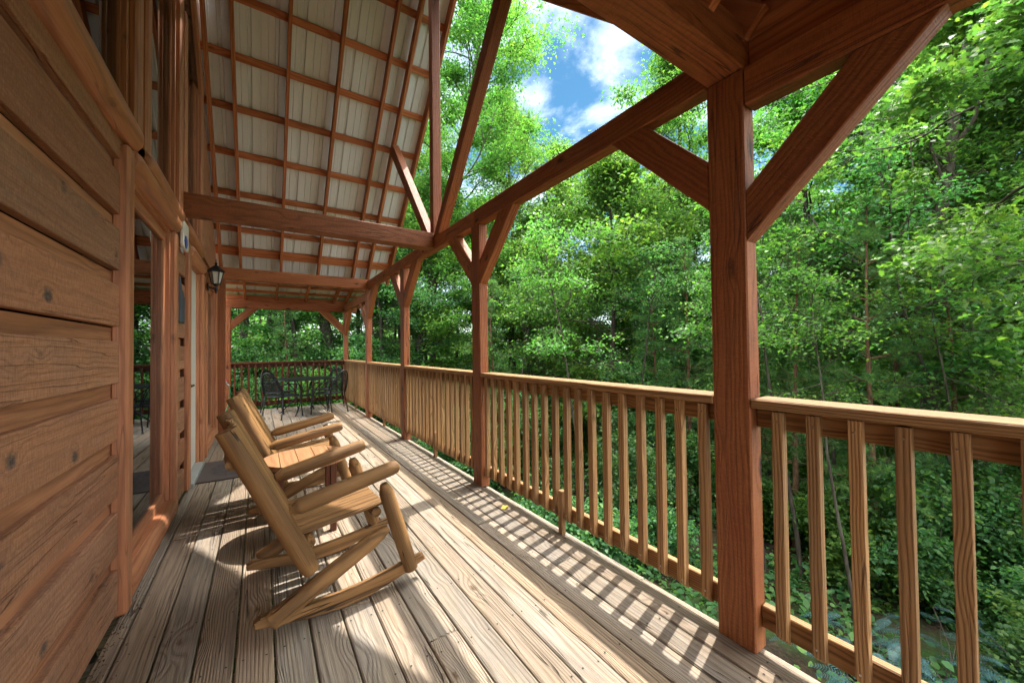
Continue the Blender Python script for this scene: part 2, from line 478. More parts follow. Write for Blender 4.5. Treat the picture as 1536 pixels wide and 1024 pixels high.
# ------------------------------------------------------------------ cabin
cabin = thing('log_cabin', 'cabin wall of stained wood lap siding with tall windows and a pale door', 'cabin', (XW, 3, 0))
CO = Matrix.Translation((-XW, -3, 0))
def cpart(mb, name, mat, parent=None):
    o = mb.build(name, mat, parent or cabin)
    o.data.transform(CO if parent is None else Matrix.Identity(4))
    return o
def cp(mb, name, mat, parent):          # a sub-part modelled in world coordinates under a part at the cabin's origin
    o = mb.build(name, mat, parent); o.data.transform(CO); return o
regs = [(-2.4, 2.665, 0, 2.385), (2.645, 4.045, 2.315, 2.385), (4.045, 4.585, 0, 2.385), (4.585, 7.66, 2.31, 2.385), (5.76, 6.0, 0, 2.31), (7.42, 7.66, 0, 2.31)]
prd = MB(); rec = []
for (y0, y1, z0, z1) in regs:
    k = -1
    while True:
        zb = .033 + .279 * k; zt = zb + .204; zn = zb + .279
        if zb > z1: break
        a, c = max(zb, z0), min(zt, z1)
        if c - a > .02:
            ys = [y0, y1]
            if y1 - y0 > 3: ys = [y0, y0 + R.uniform(.8, 2.0), y1]
            for q in range(len(ys) - 1):
                prd.box((XW - .036, ys[q] + .001, a), (XW + R.uniform(-.001, .0015), ys[q + 1] - .001, c), axis=1, ch=.003)
        a, c = max(zt - .02, z0), min(zn - .007, z1)
        if c - a > .02:
            q = MB(); q.box((XW - .13, y0, a), (XW - .030, y1, c), axis=1, ch=.001); rec.append(q)
        k += 1
cpart(prd, 'siding', M['siding']); [cpart(q, 'backing_board', M['siding_bare']) for q in rec]
# gable wall above the upper windows, behind trim: follows the roof line
gb = MB()
gb.prism([(5.62, 2.50), (7.66, 2.50), (7.66, 2.84), (5.62, 4.90)], 0, XW - .12, XW - .012, (1, 0))
gb.prism([(4.32, 5.35), (5.62, 4.32), (5.62, 4.88), (4.32, 6.2)], 0, XW - .12, XW - .010, (1, -1))
gb.prism([(-.4, 4.6), (4.32, 5.35), (4.32, 6.2), (.9, 2.85), (-.4, 2.85)][:3] + [(2.9, 4.8)], 0, XW - .12, XW - .014, (1, 0))
cpart(gb, 'gable_boarding', M['siding'])
wb = MB()
for (y0, y1, z0, z1) in regs: wb.box((XW - .138, y0, z0), (XW - .132, y1, z1))
cpart(wb, 'wall_sheathing', M['litter_dark'])
room = MB()
for lo, hi in (((-3.4, -2.3, -.02), (-3.35, 7.6, 5.2)), ((-3.35, -2.3, -.06), (XW - .14, 7.6, -.01)), ((-3.35, -2.35, 0), (XW - .14, -2.3, 5.2)), ((-3.35, 7.6, -.02), (XW - .14, 7.65, 5.2)), ((-3.4, -2.3, 5.2), (XW - .14, 7.6, 5.25))):
    room.box(lo, hi)
room.box((-3.35, 2.6, 2.36), (XW - .16, 7.6, 2.44))
room.box((-2.4, 3.3, 0), (-1.5, 4.2, .8)); room.box((-2.2, 4.6, 0), (-1.4, 5.6, 1.3))
cpart(room, 'interior_room', M['interior'])

def half_log(b, y0, y1, zc, hgt, depth, x=XW):
    """half-round horizontal trim log with rounded ends, belly towards the deck"""
    pts = []; rs = []
    n = 14
    prof = [(math.sin(math.pi * i / n) * depth + .002, -math.cos(math.pi * i / n) * hgt / 2) for i in range(n + 1)]
    secs = [(y0, .72), (y0 + .02, .9), (y0 + .05, 1), (y1 - .05, 1), (y1 - .02, .9), (y1, .72)]
    v = []; g = []
    o = R.uniform(0, 40)
    for y, s in secs:
        for dx, dz in prof:
            v.append((x + .0 + dx * s - (0 if dx > .003 else .02), y, zc + dz * (s * .35 + .65))); g.append((y + o, dx, dz + .03))
    m = n + 1; f = []
    for i in range(len(secs) - 1):
        for k in range(n):
            f.append([i * m + k, i * m + k + 1, (i + 1) * m + k + 1, (i + 1) * m + k])
    f.append(list(range(m))[::-1]); f.append([(len(secs) - 1) * m + k for k in range(m)])
    f = [q[::-1] for q in f]
    b.add(v, f, g, None, True)

def opening(name, y0, y1, z0, z1, st=.054, tl=.10, tr=.115, head=True, sill=True, label=None, slope=False, bars=()):
    """window opening: flat stained side trims, log head and sill, jamb lining and the pane"""
    f = MB()
    P = .034
    zb = z0 + (.16 if sill == 'floor' else 0)
    jl = XW - .10
    f.box((jl, y0 - .004, zb - .0), (XW - .004, y0 + .03, z1), axis=2)          # jambs
    f.box((jl, y1 - .03, zb), (XW - .003, y1 + .004, z1), axis=2)
    f.box((XW - .062, y0 + .031, zb), (XW - .028, y0 + .031 + st, z1 - .04), axis=2)  # sash stiles
    f.box((XW - .062, y1 - .031 - st, zb), (XW - .028, y1 - .031, z1 - .04), axis=2)
    if not slope: f.box((XW - .0625, y0 + .032, z1 - .11), (XW - .0275, y1 - .032, z1 - .036), axis=1)
    f.box((XW - .0625, y0 + .032, zb - .01), (XW - .0275, y1 - .032, zb + .075), axis=1)
    for yb in bars: f.box((XW - .0615, yb - .03, zb), (XW - .0285, yb + .03, z1 - .04), axis=2)
    if not slope: f.box((jl, y0 + .031, z1 - .034), (XW - .006, y1 - .031, z1 - .002), axis=1)
    fo = cpart(f, name, M['trim'])
    g = MB()
    if slope: g.prism([(y0 + .03, zb), (y1 - .03, zb), (y1 - .03, slope[1]), (y0 + .03, slope[0])], 0, XW - .05, XW - .043, (1, 0))
    else: g.box((XW - .050, y0 + .030 + st, zb + .074), (XW - .043, y1 - .030 - st, z1 - .109), ch=.0005)
    cp(g, 'glass_pane', M['glass'], fo)
    if sill == 'log':          # rippled pale panel added behind the glass to make the pane look brighter
        c = MB(); v = []; f = []; m = int((y1 - y0) / .02)
        for i in range(m + 1):
            yy = y0 + .02 + (y1 - y0 - .04) * i / m; xx = XW - .118 + .012 * math.sin(yy * 42) + .006 * math.sin(yy * 17)
            zt = z1 - .05 if not slope else slope[0] + (slope[1] - slope[0]) * i / m
            v += [(xx, yy, z0), (xx, yy, zt)]
        for i in range(m): f.append([2 * i, 2 * i + 1, 2 * i + 3, 2 * i + 2])
        c.add(v, f, v, None, True); cp(c, 'added_pale_panel', M['added_pale_panel'], fo)
    ztop = z1 if not head else z1 - .01
    t = MB()
    if tl:
        t.box((XW - .035, y0 - tl, (z0 if sill != 'log' else z0 - .06)), (XW + P, y0, ztop + (.10 if head else 0)), axis=2, ch=.012); cp(t, 'trim_board', M['trim'], fo)
    t = MB()
    if tr: t.box((XW - .012, y1, (z0 + .02 if sill != 'log' else z0 - .06)), (XW + P - .002, y1 + tr, ztop + .0), axis=2, ch=.012)
    cp(t, 'trim_board', M['trim'], fo)
    if slope:
        t = MB(); n = .11
        t.prism([(y0, slope[0]), (y1, slope[1]), (y1, slope[1] + n * 1.4), (y0, slope[0] + n * 1.4)], 0, XW - .012, XW + P + .003, (y1 - y0, slope[1] - slope[0]), ch=.01)
        cp(t, 'trim_board', M['trim'], fo)
    if head:
        h = MB(); half_log(h, y0 + .002, y1 + tr * .9, z1 + .055, .13, .06)
        cp(h, 'head_log', M['trim'], fo)
    if sill == 'floor':
        h = MB(); half_log(h, y0 + .003, y1 + tr * .95, z0 + .085, .15, .04)
        h.box((XW - .10, y0 - .002, z0 + .12), (XW + .004, y1 + .002, z0 + .162), axis=1)
        cp(h, 'sill_log', M['trim'], fo)
    if sill == 'log':
        h = MB(); half_log(h, y0 - tl, y1 + .01, z0 - .065, .15, .065)
        h.box((XW - .10, y0, z0 - .03), (XW + .012, y1, z0 + .004), axis=1)
        cp(h, 'sill_log', M['trim'], fo)
    return fo
opening('window', 2.745, 3.935, 0.0, 2.26, tl=.10, tr=.11, sill='floor')
opening('window', 6.10, 7.31, 0.0, 2.24, tl=.10, tr=.10, sill='floor')
opening('window', -2.2, 2.79, 2.50, 4.6, st=.006, tl=.0, tr=.13, head=False, sill='log', bars=(.2,))
opening('window', 3.11, 4.13, 2.48, 5.35, st=.006, tl=.11, tr=.13, head=False, sill='log')
opening('window', 4.47, 5.50, 2.48, 4.35, st=.006, tl=.10, tr=.12, head=False, sill='log', slope=(5.23, 4.24))
# mullion block between the first two upper windows and the post between the next two
mb = MB()
mb.box((XW - .1, 2.78, 2.387), (XW - .002, 2.9205, 2.50), axis=1)
mb.box((XW - .1, 2.921, 2.387), (XW - .004, 2.999, 5.3), axis=2)
mb.box((XW - .1, 4.262, 2.39), (XW - .0035, 4.369, 5.4), axis=2)
cpart(mb, 'mullion', M['trim'])
# door
dr = MB()
dr.box((XW - .075, 4.745, .055), (XW - .032, 5.605, 2.19), axis=2, ch=.004)
for (a, c) in ((.25, .95), (1.12, 2.05)):
    for (p, q) in ((4.86, 5.12), (5.22, 5.49)):
        dr.box((XW - .034, p, a), (XW - .027, q, c), ch=.006)
door = cpart(dr, 'door', M['door'])
h = MB()
h.tube([(XW - .03, 4.80, .97), (XW - .02, 4.80, .97)], .032, 14); h.tube([(XW - .02, 4.80, .97), (XW + .03, 4.80, .97)], .013, 10)
h.tube([(XW + .026, 4.79, .97), (XW + .032, 4.86, .972), (XW + .03, 4.92, .968)], [.012, .011, .008], 10)
cp(h, 'door_handle', M['chrome'], door)
h = MB(); h.tube([(XW - .03, 4.80, 1.14), (XW - .012, 4.80, 1.14)], [.032, .028], 14); h.box((XW - .012, 4.795, 1.118), (XW + .006, 4.805, 1.162))
cp(h, 'deadbolt', M['chrome'], door)
h = MB(); h.box((XW - .10, 4.73, .0), (XW + .05, 5.62, .048), ch=.006)
cp(h, 'threshold', M['alum'], door)
h = MB()
h.box((XW - .10, 4.712, 0), (XW - .004, 4.744, 2.22), axis=2); h.box((XW - .10, 5.606, 0), (XW - .004, 5.638, 2.22), axis=2)
h.box((XW - .10, 4.745, 2.19), (XW - .005, 5.605, 2.222), axis=1)
h.box((XW - .012, 4.59, 0.02), (XW + .034, 4.715, 2.33), axis=2, ch=.012); h.box((XW - .012, 5.636, 0.02), (XW + .034, 5.758, 2.21), axis=2, ch=.012)
half_log(h, 4.716, 5.75, 2.275, .13, .06)
cp(h, 'door_trim', M['trim'], door)
h = MB(); h.box((XW - .02, 7.662, 0), (-.482, 7.852, 2.488), axis=2, ch=.006)
cpart(h, 'corner_post', M['timber'])
h = MB(); h.box((-3.4, 7.70, 0), (XW - .021, 7.79, 2.8), axis=0)
cpart(h, 'end_wall', M['siding'])
h = MB(); h.box((-3.4, -2.3, -2.6), (XW - .10, 7.78, -.23))
cpart(h, 'foundation', simple('block_foundation', '77716a', .9, .2, 0, 8, .3, .4))

# ------------------------------------------------------------------ porch: posts, beams and roof
porch = thing('timber_porch', 'timber frame porch with square stained posts and a steep tan metal roof', 'porch', (1.77, 4.3, 0))
PO = Matrix.Translation((-1.77, -4.3, 0))
def pp(mb, name, mat=None):
    o = mb.build(name, mat or M['timber'], porch); o.data.transform(PO); return o
for i, y in enumerate(PY):
    b = MB(); top = 2.488
    if i in (0, 5): top = 2.285
    b.box((XI, y, 0), (XO, y + PD, top), axis=2, ch=.006); pp(b, 'post')
b = MB(); b.box((-.62, 10.11, 0), (-.535, 10.11 + PD, 2.252), axis=2, ch=.006); pp(b, 'post')
def yz(poly, name, x0, x1, grain, mat=None, ch=.005):
    b = MB(); b.prism(poly, 0, x0, x1, grain, ch); return pp(b, name, mat)
def beam(name, lo, hi, ch=.006):
    b = MB(); b.box(lo, hi, ch=ch); return pp(b, name)
beam('plate', (XI + .002, .948, 2.489), (XO - .002, 3.238, 2.642)); beam('plate', (XI + .001, 3.242, 2.490), (XO - .003, 7.698, 2.640))
beam('plate', (XI + .001, 7.862, 2.272), (XO - .002, 10.105, 2.432)); beam('plate', (XI + .001, -1.75, 2.322), (XO - .002, .784, 2.486))
beam('tie_beam', (XW - .02, .787, 2.491), (XO + .001, .945, 2.69)); beam('tie_beam', (XW - .02, 4.25, 2.498), (XI - .001, 4.41, 2.682)); beam('tie_beam', (XW - .03, 7.702, 2.490), (XO - .001, 7.860, 2.682))
beam('tie_beam', (-.70, 10.112, 2.254), (2.02, 10.266, 2.412))
b = MB(); b.box((-.62, 10.175, 2.4145), (2.0, 10.20, 2.54), axis=0); pp(b, 'blocking_board', M['rafter'])
def brace(y, zlow, sgn, run, th=.153, x0=XI + .004, x1=XO - .004):
    """45 degree knee brace from a post face at y up to a beam's underside"""
    zt = zlow + run
    yz([(y, zlow), (y + sgn * run, zt), (y + sgn * (run - th * 1.414), zt), (y, zlow + th * 1.414)], 'brace', x0, x1, (sgn, 1))
for y in PY[1:5]:
    if y != PY[4]: brace(y + PD - .001, 1.916, 1, .572, .16)
    else: brace(y + PD - .001, 1.70, 1, .572, .15)
for i, y in enumerate(PY[1:]):
    if i == 0: brace(y + .001, 1.739, -1, .583, .153)
    elif i == 4: brace(y + .001, 1.70, -1, .572, .15)
    else: brace(y + .001, 1.91, -1, .579, .16)
b = MB(); b.prism([(-.537, 1.77), (-.04, 2.253), (-.24, 2.253), (-.537, 1.97)], 1, 10.115, 10.262, (1, 1), .005); pp(b, 'brace')
b = MB(); b.prism([(XI - .001, 1.70), (XI - .56, 2.253), (XI - .34, 2.253), (XI - .001, 1.91)], 1, 10.115, 10.262, (-1, 1), .005); pp(b, 'brace')
def lowb(y): return 2.75 + (7.7 - y) if y > YR else 2.75 + (y - .94)
beam('king_post', (XI - .004, 4.27, 2.645), (XO + .012, 4.372, 6.05))
for s in (-1, 1):
    w = .075
    a = (YR + s * .13, 2.645); c = (YR + s * 1.66, lowb(YR + s * 1.66) - .002)
    yz([(a[0] - s * w, a[1]), (a[0] + s * w, a[1]), (c[0] + s * .055, lowb(YR + s * 1.715) - .002), (c[0] - s * .055, lowb(YR + s * 1.605) - .002)], 'strut', XI - .006, XO + .008, (s, 1.1))
N = Vector((0, .7071, .7071))
for s in (1, -1):
    def pt(x, y, off):           # y measured on the far slope, mirrored for the near one
        z = 2.75 + 7.7 - y + off * .7071; yy = y + off * .7071
        return Vector((x, yy if s > 0 else 2 * YR - yy, z))
    for x in RAFX + [FLYX]:
        b = MB(); d = .075 if x != FLYX else .085
        b.bar(pt(x, YR + .01, d - .003), pt(x, 7.84, d - .003), .04, d * 2 - .008 if x != FLYX else d * 2, up=(0, s, 1)); pp(b, 'rafter', M['rafter'])
    for k in range(-2, 6):
        yk = 5.287 + .425 * k - .1
        b = MB(); b.bar(pt(-.62, yk, .1645), pt(FLYX + .02, yk, .1645), .088, .034, up=(0, s, 1)); pp(b, 'purlin', M['rafter'])
    b = MB(); b.bar(pt(-.62, 7.60, .163), pt(FLYX + .02, 7.60, .163), .15, .036, up=(0, s, 1)); pp(b, 'purlin', M['rafter'])
    # low lean-to roof
    def lo(x, y, off):
        z = 3.0 - (y - 7.8) * .235 + off
        return Vector((x, y if s > 0 else 2 * YR - y, z))
    for x in RAFX[1:] + [FLYX - .02]:
        b = MB(); b.bar(lo(x, 7.5, .062), lo(x, 10.5, .062), .04, .12, up=(0, 0, 1)); pp(b, 'rafter', M['rafter'])
    for k in range(8 if s > 0 else 0):
        yk = 7.62 + .40 * k
        b = MB(); b.bar(lo(-.62, yk, .142), lo(FLYX, yk, .142), .088, .034, up=(0, s * .235, 1)); pp(b, 'purlin', M['rafter'])
    if s < 0:
        for k in range(22):
            yk = 7.6 + .14 * k
            b = MB(); b.bar(lo(-.62, yk, .136), lo(FLYX + .3, yk, .136), .138, .020, up=(0, s * .235, 1)); pp(b, 'sheathing_board', M['rafter'])
    # corrugated sheets
    prof = []
    x = -.66; pitch = .2925
    while x < 2.22:
        for dx, hh in ((0, 0), (.060, 0), (.064, .007), (.078, .007), (.082, 0), (.140, 0), (.144, .007), (.158, .007), (.162, 0), (.224, 0), (.234, .030), (.266, .030), (.276, 0)):
            if x + dx < 2.235: prof.append((x + dx, hh))
        x += pitch
    for (fn, y0, y1, o0) in ((pt, YR, 7.9, .184), (lo, 7.55, 10.62, .163)):
        m = MB(); v = []; f = []
        for q, y in enumerate((y0, y1)):
            for (xx, hh) in prof: v.append(tuple(fn(xx, y, o0 + hh)))
        n = len(prof)
        for i in range(n - 1): f.append([i, i + 1, n + i + 1, n + i])
        m.add(v, f, v); o = pp(m, 'roof_sheet', M['metal'])
        sm = o.modifiers.new('thick', 'SOLIDIFY'); sm.thickness = .002; sm.offset = 1 if s < 0 else -1
b = MB()
for k in range(4): b.box((XO - .03, -1.75, 2.489 + k * .142), (XO - .008, .786, 2.489 + k * .142 + .139), axis=1)
pp(b, 'blocking_board', M['rafter'])
b = MB(); b.box((XO - .031, .788, 2.6925), (XO - .007, .944, 2.84), axis=1); pp(b, 'blocking_board', M['rafter'])
b = MB(); b.box((-.62, YR - .02, 6.16), (FLYX + .02, YR + .02, 6.33), axis=0); pp(b, 'ridge_board', M['rafter'])

# ------------------------------------------------------------------ railing sections
BAL = []
for k in range(5):
    b = MB(); b.prism([(.0195, .095), (.0195, 1.028), (-.0195, 1.028), (-.0195, .128)], 1, -.0195, .0195, (0, 1), .002)
    nf = len(b.f)
    for zz in (.985 + R.uniform(-.008, .008), .15 + R.uniform(-.008, .008)):
        yy = R.uniform(-.006, .006)
        b.sheet([(-.0203, yy - .0042 * math.cos(t * 1.047), zz + .0042 * math.sin(t * 1.047)) for t in range(6)])
    me = b.mesh('baluster', M['rail']); me.materials.append(M['chrome'])
    for q in range(nf, len(b.f)): me.polygons[q].material_index = 1
    BAL.append(me)
def railing(label, y0, y1, first, last, foot=None):
    t = thing('deck_railing', label, 'railing', (1.79, y0, 0), 0, 'railing sections along the deck')
    def rp(mb, name):
        o = mb.build(name, M['rail'], t); o.data.transform(Matrix.Translation((-1.79, -y0, 0))); return o
    b = MB(); b.box((XI - .003, y0, 1.031), (1.874, y1, 1.070), axis=1, ch=.005); rp(b, 'handrail')
    b = MB(); b.box((1.7755, y0 + .001, .946), (1.8135, y1 - .001, 1.0305), axis=1, ch=.004); rp(b, 'top_rail')
    b = MB(); b.box((1.7755, y0 + .001, .100), (1.8135, y1 - .001, .192), axis=1, ch=.004); rp(b, 'bottom_rail')
    n = int(round((last - first) / .1222)); 
    for k in range(n + 1):
        o = bpy.data.objects.new('baluster', BAL[R.randrange(5)]); link(o, t)
        o.location = (1.755 - 1.79 + R.uniform(-.001, .001), first + (last - first) * k / max(1, n) - y0 + R.uniform(-.004, .004), R.uniform(-.006, 0))
        o.rotation_euler = (R.uniform(-.004, .004), 0, 0)
    if foot:
        b = MB(); b.box((1.737, foot - .019, .001), (1.7745, foot + .019, .30), axis=2); rp(b, 'foot_block')
    return t
railing('deck railing section running from the nearest big post out of the right side', PY[0] + PD, PY[1] - .001, .70 - .1222 * 16, .70, -.42)
railing('deck railing section between the nearest post and the second post', PY[1] + PD, PY[2] - .001, 1.005, 3.08, 2.045)
railing('deck railing section between the second and third posts', PY[2] + PD, PY[3] - .001, 3.37, 5.37, 4.35)
railing('deck railing section between the third and fourth posts', PY[3] + PD, PY[4] - .001, 5.66, 7.63, 6.62)
railing('short deck railing section leading to the far corner post', PY[4] + PD, PY[5] - .001, 7.92, 10.05, 8.96)
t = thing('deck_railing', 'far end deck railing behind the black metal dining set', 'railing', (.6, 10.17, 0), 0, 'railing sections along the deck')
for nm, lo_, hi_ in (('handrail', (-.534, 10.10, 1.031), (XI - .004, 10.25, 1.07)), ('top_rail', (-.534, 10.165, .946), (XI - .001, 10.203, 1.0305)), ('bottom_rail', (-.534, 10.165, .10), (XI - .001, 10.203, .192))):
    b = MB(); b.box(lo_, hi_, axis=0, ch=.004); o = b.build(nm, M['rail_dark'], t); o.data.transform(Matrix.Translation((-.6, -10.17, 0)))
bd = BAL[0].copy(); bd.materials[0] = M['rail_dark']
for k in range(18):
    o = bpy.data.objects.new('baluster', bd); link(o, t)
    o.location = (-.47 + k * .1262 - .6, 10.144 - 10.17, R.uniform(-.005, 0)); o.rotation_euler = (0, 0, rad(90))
# ------------------------------------------------------------------ rocking chairs
def make_chair():
    t = thing('rocking_chair', '', 'rocking chair', (0, 0, 0), 0, 'log rocking chairs')
    W = .60
    def part(b, name): return b.build(name, M['log'], t)
    prof_b = [(-.227, .060), (-.14, .040), (.004, .014), (.15, .0015), (.282, .010), (.39, .036), (.476, .058), (.591, .096)]
    prof_t = [(.575, .128), (.462, .113), (.375, .098), (.282, .086), (.14, .076), (-.02, .078), (-.14, .098), (-.20, .103), (-.228, .085)]
    for ty in (.012, W - .012):
        b = MB(); b.prism([(s, z) for s, z in prof_b + prof_t], 1, ty - .021, ty + .021, (1, .05), .005); part(b, 'rocker')
    for ty in (-.004, W + .004):
        b = MB(); A = Vector((.004, ty, .238)); B = Vector((-.327, ty, .955))
        n = 12; b.tube([A.lerp(B, i / n) for i in range(n + 1)], [.036] + [.046 - .004 * abs(i / n - .4) for i in range(1, n)] + [.043], 20, wob=.012); part(b, 'back_post')
    for ty in (-.006, W + .006):
        b = MB(); A = Vector((.352, ty, .575)); B = Vector((.504, ty, .072))
        b.tube([A, A.lerp(B, .055), A.lerp(B, .1), A.lerp(B, .5), A.lerp(B, .95), B], [.020, .031, .038, .040, .038, .036], 18, wob=.012); part(b, 'front_leg')
        b = MB(); oy = -.020 if ty < .3 else .020; A = Vector((-.165, ty + oy, .082)); B = Vector((.372, ty + oy * .4, .338))
        b.tube([A, A.lerp(B, .04), A.lerp(B, .5), A.lerp(B, .82), A.lerp(B, .93), B], [.038, .042, .042, .040, .031, .018], 18, wob=.012); part(b, 'lower_brace')
        b = MB(); A = Vector((-.088, ty + (.012 if ty < .3 else -.012), .548)); B = Vector((.432, ty, .657))
        b.tube([A, A.lerp(B, .055), A.lerp(B, .085), A.lerp(B, .5), A.lerp(B, .93), A.lerp(B, .98), B], [.019, .033, .039, .040, .038, .034, .022], 18, wob=.012); part(b, 'armrest')
    # seat slats run front to back
    b = MB()
    for k in range(6):
        y = .055 + k * .0835
        b.bar((-.045, y + .037, .400), (.375, y + .037, .452), .067, .022, up=(0, 0, 1), ch=.006)
    part(b, 'seat')
    b = MB(); b.tube([(.335, .062, .405), (.335, W - .062, .405)], .026, 14); part(b, 'seat_rail')
    b = MB(); b.tube([(.0, .02, .362), (.0, W - .02, .362)], .026, 14); part(b, 'seat_rail')
    # back slats, rounded logs side by side between the posts
    for k in range(5):
        y = .088 + k * .106; top = (.90, .945, .96, .945, .90)[k]
        d = Vector((-.331, 0, .717)).normalized(); A = Vector((-.050, y, .39)) + d * .0
        L = (top - .39) / d.z
        b = MB(); b.tube([A, A + d * L * .5, A + d * (L - .05), A + d * (L - .018), A + d * L], [.05, .05, .05, .044, .028], 16, ell=(.52, 1), ref=(1, 0, .4)); part(b, 'back_slat')
    b = MB(); A = Vector((-.29, .0, .80)); b.tube([(-.305, .01, .80), (-.305, W - .01, .80)], .026, 12); part(b, 'back_rail')
    return t
c1 = make_chair()
c2 = copy_tree(c1)
c1.location = (.201, 2.085, 0); c1.rotation_euler = (0, 0, .071); c1['label'] = 'nearer log rocking chair, seen from its side in front of the round table'
c2.location = (.148, 3.531, 0); c2.rotation_euler = (0, 0, -.041); c2['label'] = 'log rocking chair behind the round table, by the door mat'

# ------------------------------------------------------------------ round side table
t = thing('side_table', 'low round table of tan planks between the two rocking chairs', 'side table', (.275, 3.165, 0))
b = MB(); r = .276
for k in range(5):
    x0 = -r + k * 2 * r / 5 + .0015; x1 = -r + (k + 1) * 2 * r / 5 - .0015
    a0, a1 = math.acos(max(-1, x0 / r)), math.acos(min(1, x1 / r))
    top = [(r * math.cos(a0 + (a1 - a0) * i / 14), max(.004, r * math.sin(a0 + (a1 - a0) * i / 14))) for i in range(15)]
    poly = [(x, -y) for x, y in top] + [(x, y) for x, y in top[::-1]]
    b.prism(poly, 2, .50, .532, (0, 1), .0015)
b.build('tabletop', M['tabletop'], t)
b = MB()
for y in (-.10, .10): b.box((-.19, y - .02, .462), (.19, y + .02, .4995), axis=0)
b.build('apron', M['tableleg'], t)
for sx in (-1, 1):
    for sy in (-1, 1):
        b = MB(); b.box((sx * .165 - .02, sy * .125 - .022, 0), (sx * .165 + .02, sy * .125 + .022, .499), axis=2); b.build('leg', M['tableleg'], t)
b = MB(); b.box((-.145, -.012, .16), (.145, .012, .20), axis=0)
for sx in (-1, 1): b.box((sx * .165 - .012, -.1025, .16), (sx * .165 + .012, .1025, .2), axis=1)
b.build('stretcher', M['tableleg'], t)

# ------------------------------------------------------------------ door mat, lantern, plaques, hose bib, leaf
b = MB(); b.box((-.26, -.42, 0), (.26, .42, .011), ch=.004)
o = b.build('door_mat', M['mat']); o.location = (-.275, 5.27, .0015)
tag(o, 'dark rubber door mat lying on the deck in front of the door', 'door mat')

t = thing('wall_lantern', 'black coach lantern with frosted glass on the wall past the door', 'lantern', (XW + .034, 6.0, 2.2))
b = MB()
b.tube([(0, 0, -.09), (.012, 0, -.09)], .05, 6)
b.tube([(.01, 0, -.09), (.05, 0, -.11), (.085, 0, -.09), (.085, 0, -.05)], .010, 8)
b.lathe([(.006, -.17), (.014, -.155), (.008, -.14), (.018, -.11), (.008, -.085), (.03, -.06), (.045, -.05)], (.085, 0, 0), 8)
b.build('bracket', M['black'], t)
b = MB()
for k in range(6):
    a = k * math.pi / 3; ca, sa = math.cos(a), math.sin(a)
    b.tube([(.085 + .044 * ca, .044 * sa, -.055), (.085 + .075 * ca, .075 * sa, .105)], .0055, 6)
b.lathe([(.088, .10), (.092, .112), (.078, .128), (.05, .158), (.026, .178), (.012, .186), (.012, .2), (.016, .21), (.006, .225), (.004, .262)], (.085, 0, 0), 6)
b.build('cage', M['black'], t)
b = MB(); b.lathe([(.038, -.052), (.069, .098)], (.085, 0, 0), 6); b.build('glass', M['lampglass'], t)

t = thing('thermometer', 'white rounded wall plaque with a blue dial above the window corner', 'wall plaque', (XW + .036, 4.2, 2.28))
b = MB(); pts = []
for cx, cz, a0 in ((.10, .08, 0), (-.10, .08, 90), (-.10, -.08, 180), (.10, -.08, 270)):
    for k in range(5):
        a = rad(a0 + k * 22.5); pts.append((cx + .035 * math.cos(a), cz + .035 * math.sin(a)))
b.prism(pts, 0, 0, .022, (1, 0), .004); b.build('face_plate', M['white'], t)
b = MB(); b.prism([(-.03 + .062 * math.cos(a * .524) * (1 + .12 * math.sin(a * 2.3)), -.055 + .055 * math.sin(a * .524)) for a in range(12)], 0, .018, .0275, (1, 0), .002); b.build('dial', M['blue'], t)

b = MB()
b.prism([(-.12, -.17), (-.05, -.185), (.02, -.16), (.1, -.18), (.13, -.15), (.115, -.05), (.135, .03), (.09, .07), (.06, .10), (-.02, .11), (-.06, .17), (-.115, .21), (-.13, .1), (-.12, -.05)], 0, 0, .018, (1, 0), .003)
o = b.build('wall_plaque', M['slate']); o.location = (XW + .003, 4.31, 1.73)
tag(o, 'ragged dark slate plaque on the siding between window and door', 'wall plaque')

t = thing('hose_bib', 'outdoor water tap with red knob and green hose by the cabin corner', 'water tap', (-.47, 7.98, .76))
b = MB(); b.tube([(-.10, 0, .0), (.0, 0, .0), (.03, 0, -.03)], [.016, .016, .012], 10); b.tube([(-.01, 0, 0), (-.01, 0, .05)], .008, 8); b.build('tap_body', M['chrome'], t)
b = MB(); b.tube([(-.01, 0, .05), (-.01, 0, .07)], [.03, .028], 12); b.build('tap_knob', M['red'], t)
b = MB(); b.tube([(.03, 0, -.03), (.04, .0, -.10), (.03, .01, -.3), (-.02, .02, -.5), (-.06, .05, -.72), (-.05, .2, -.745), (-.1, .4, -.745)], .011, 8); b.build('hose', M['hose'], t)

def leaf_bit(name, loc, s, col, label, rz, tilt=0):
    b = MB(); n = 16; v = [(0, 0, .004)]
    for k in range(n):
        a = 2 * math.pi * k / n; r = s * (.6 + .4 * abs(math.cos(a * 2.5))) * (1.25 if k == 0 else 1)
        v.append((r * math.cos(a), r * .7 * math.sin(a), .004 + .3 * s * abs(math.sin(a)) ** 2))
    b.add(v, [[0, 1 + k, 1 + (k + 1) % n] for k in range(n)], v, .5)
    o = b.build(name, simple(name + '_skin', col, .6, .3, 0, 60, .4)); o.location = loc; o.rotation_euler = (tilt, 0, rz)
    return tag(o, label, 'leaf')
leaf_bit('fallen_leaf', (1.655, 2.63, .002), .045, 'c3a540', 'yellow fallen leaf lying on the deck by the railing', .6)

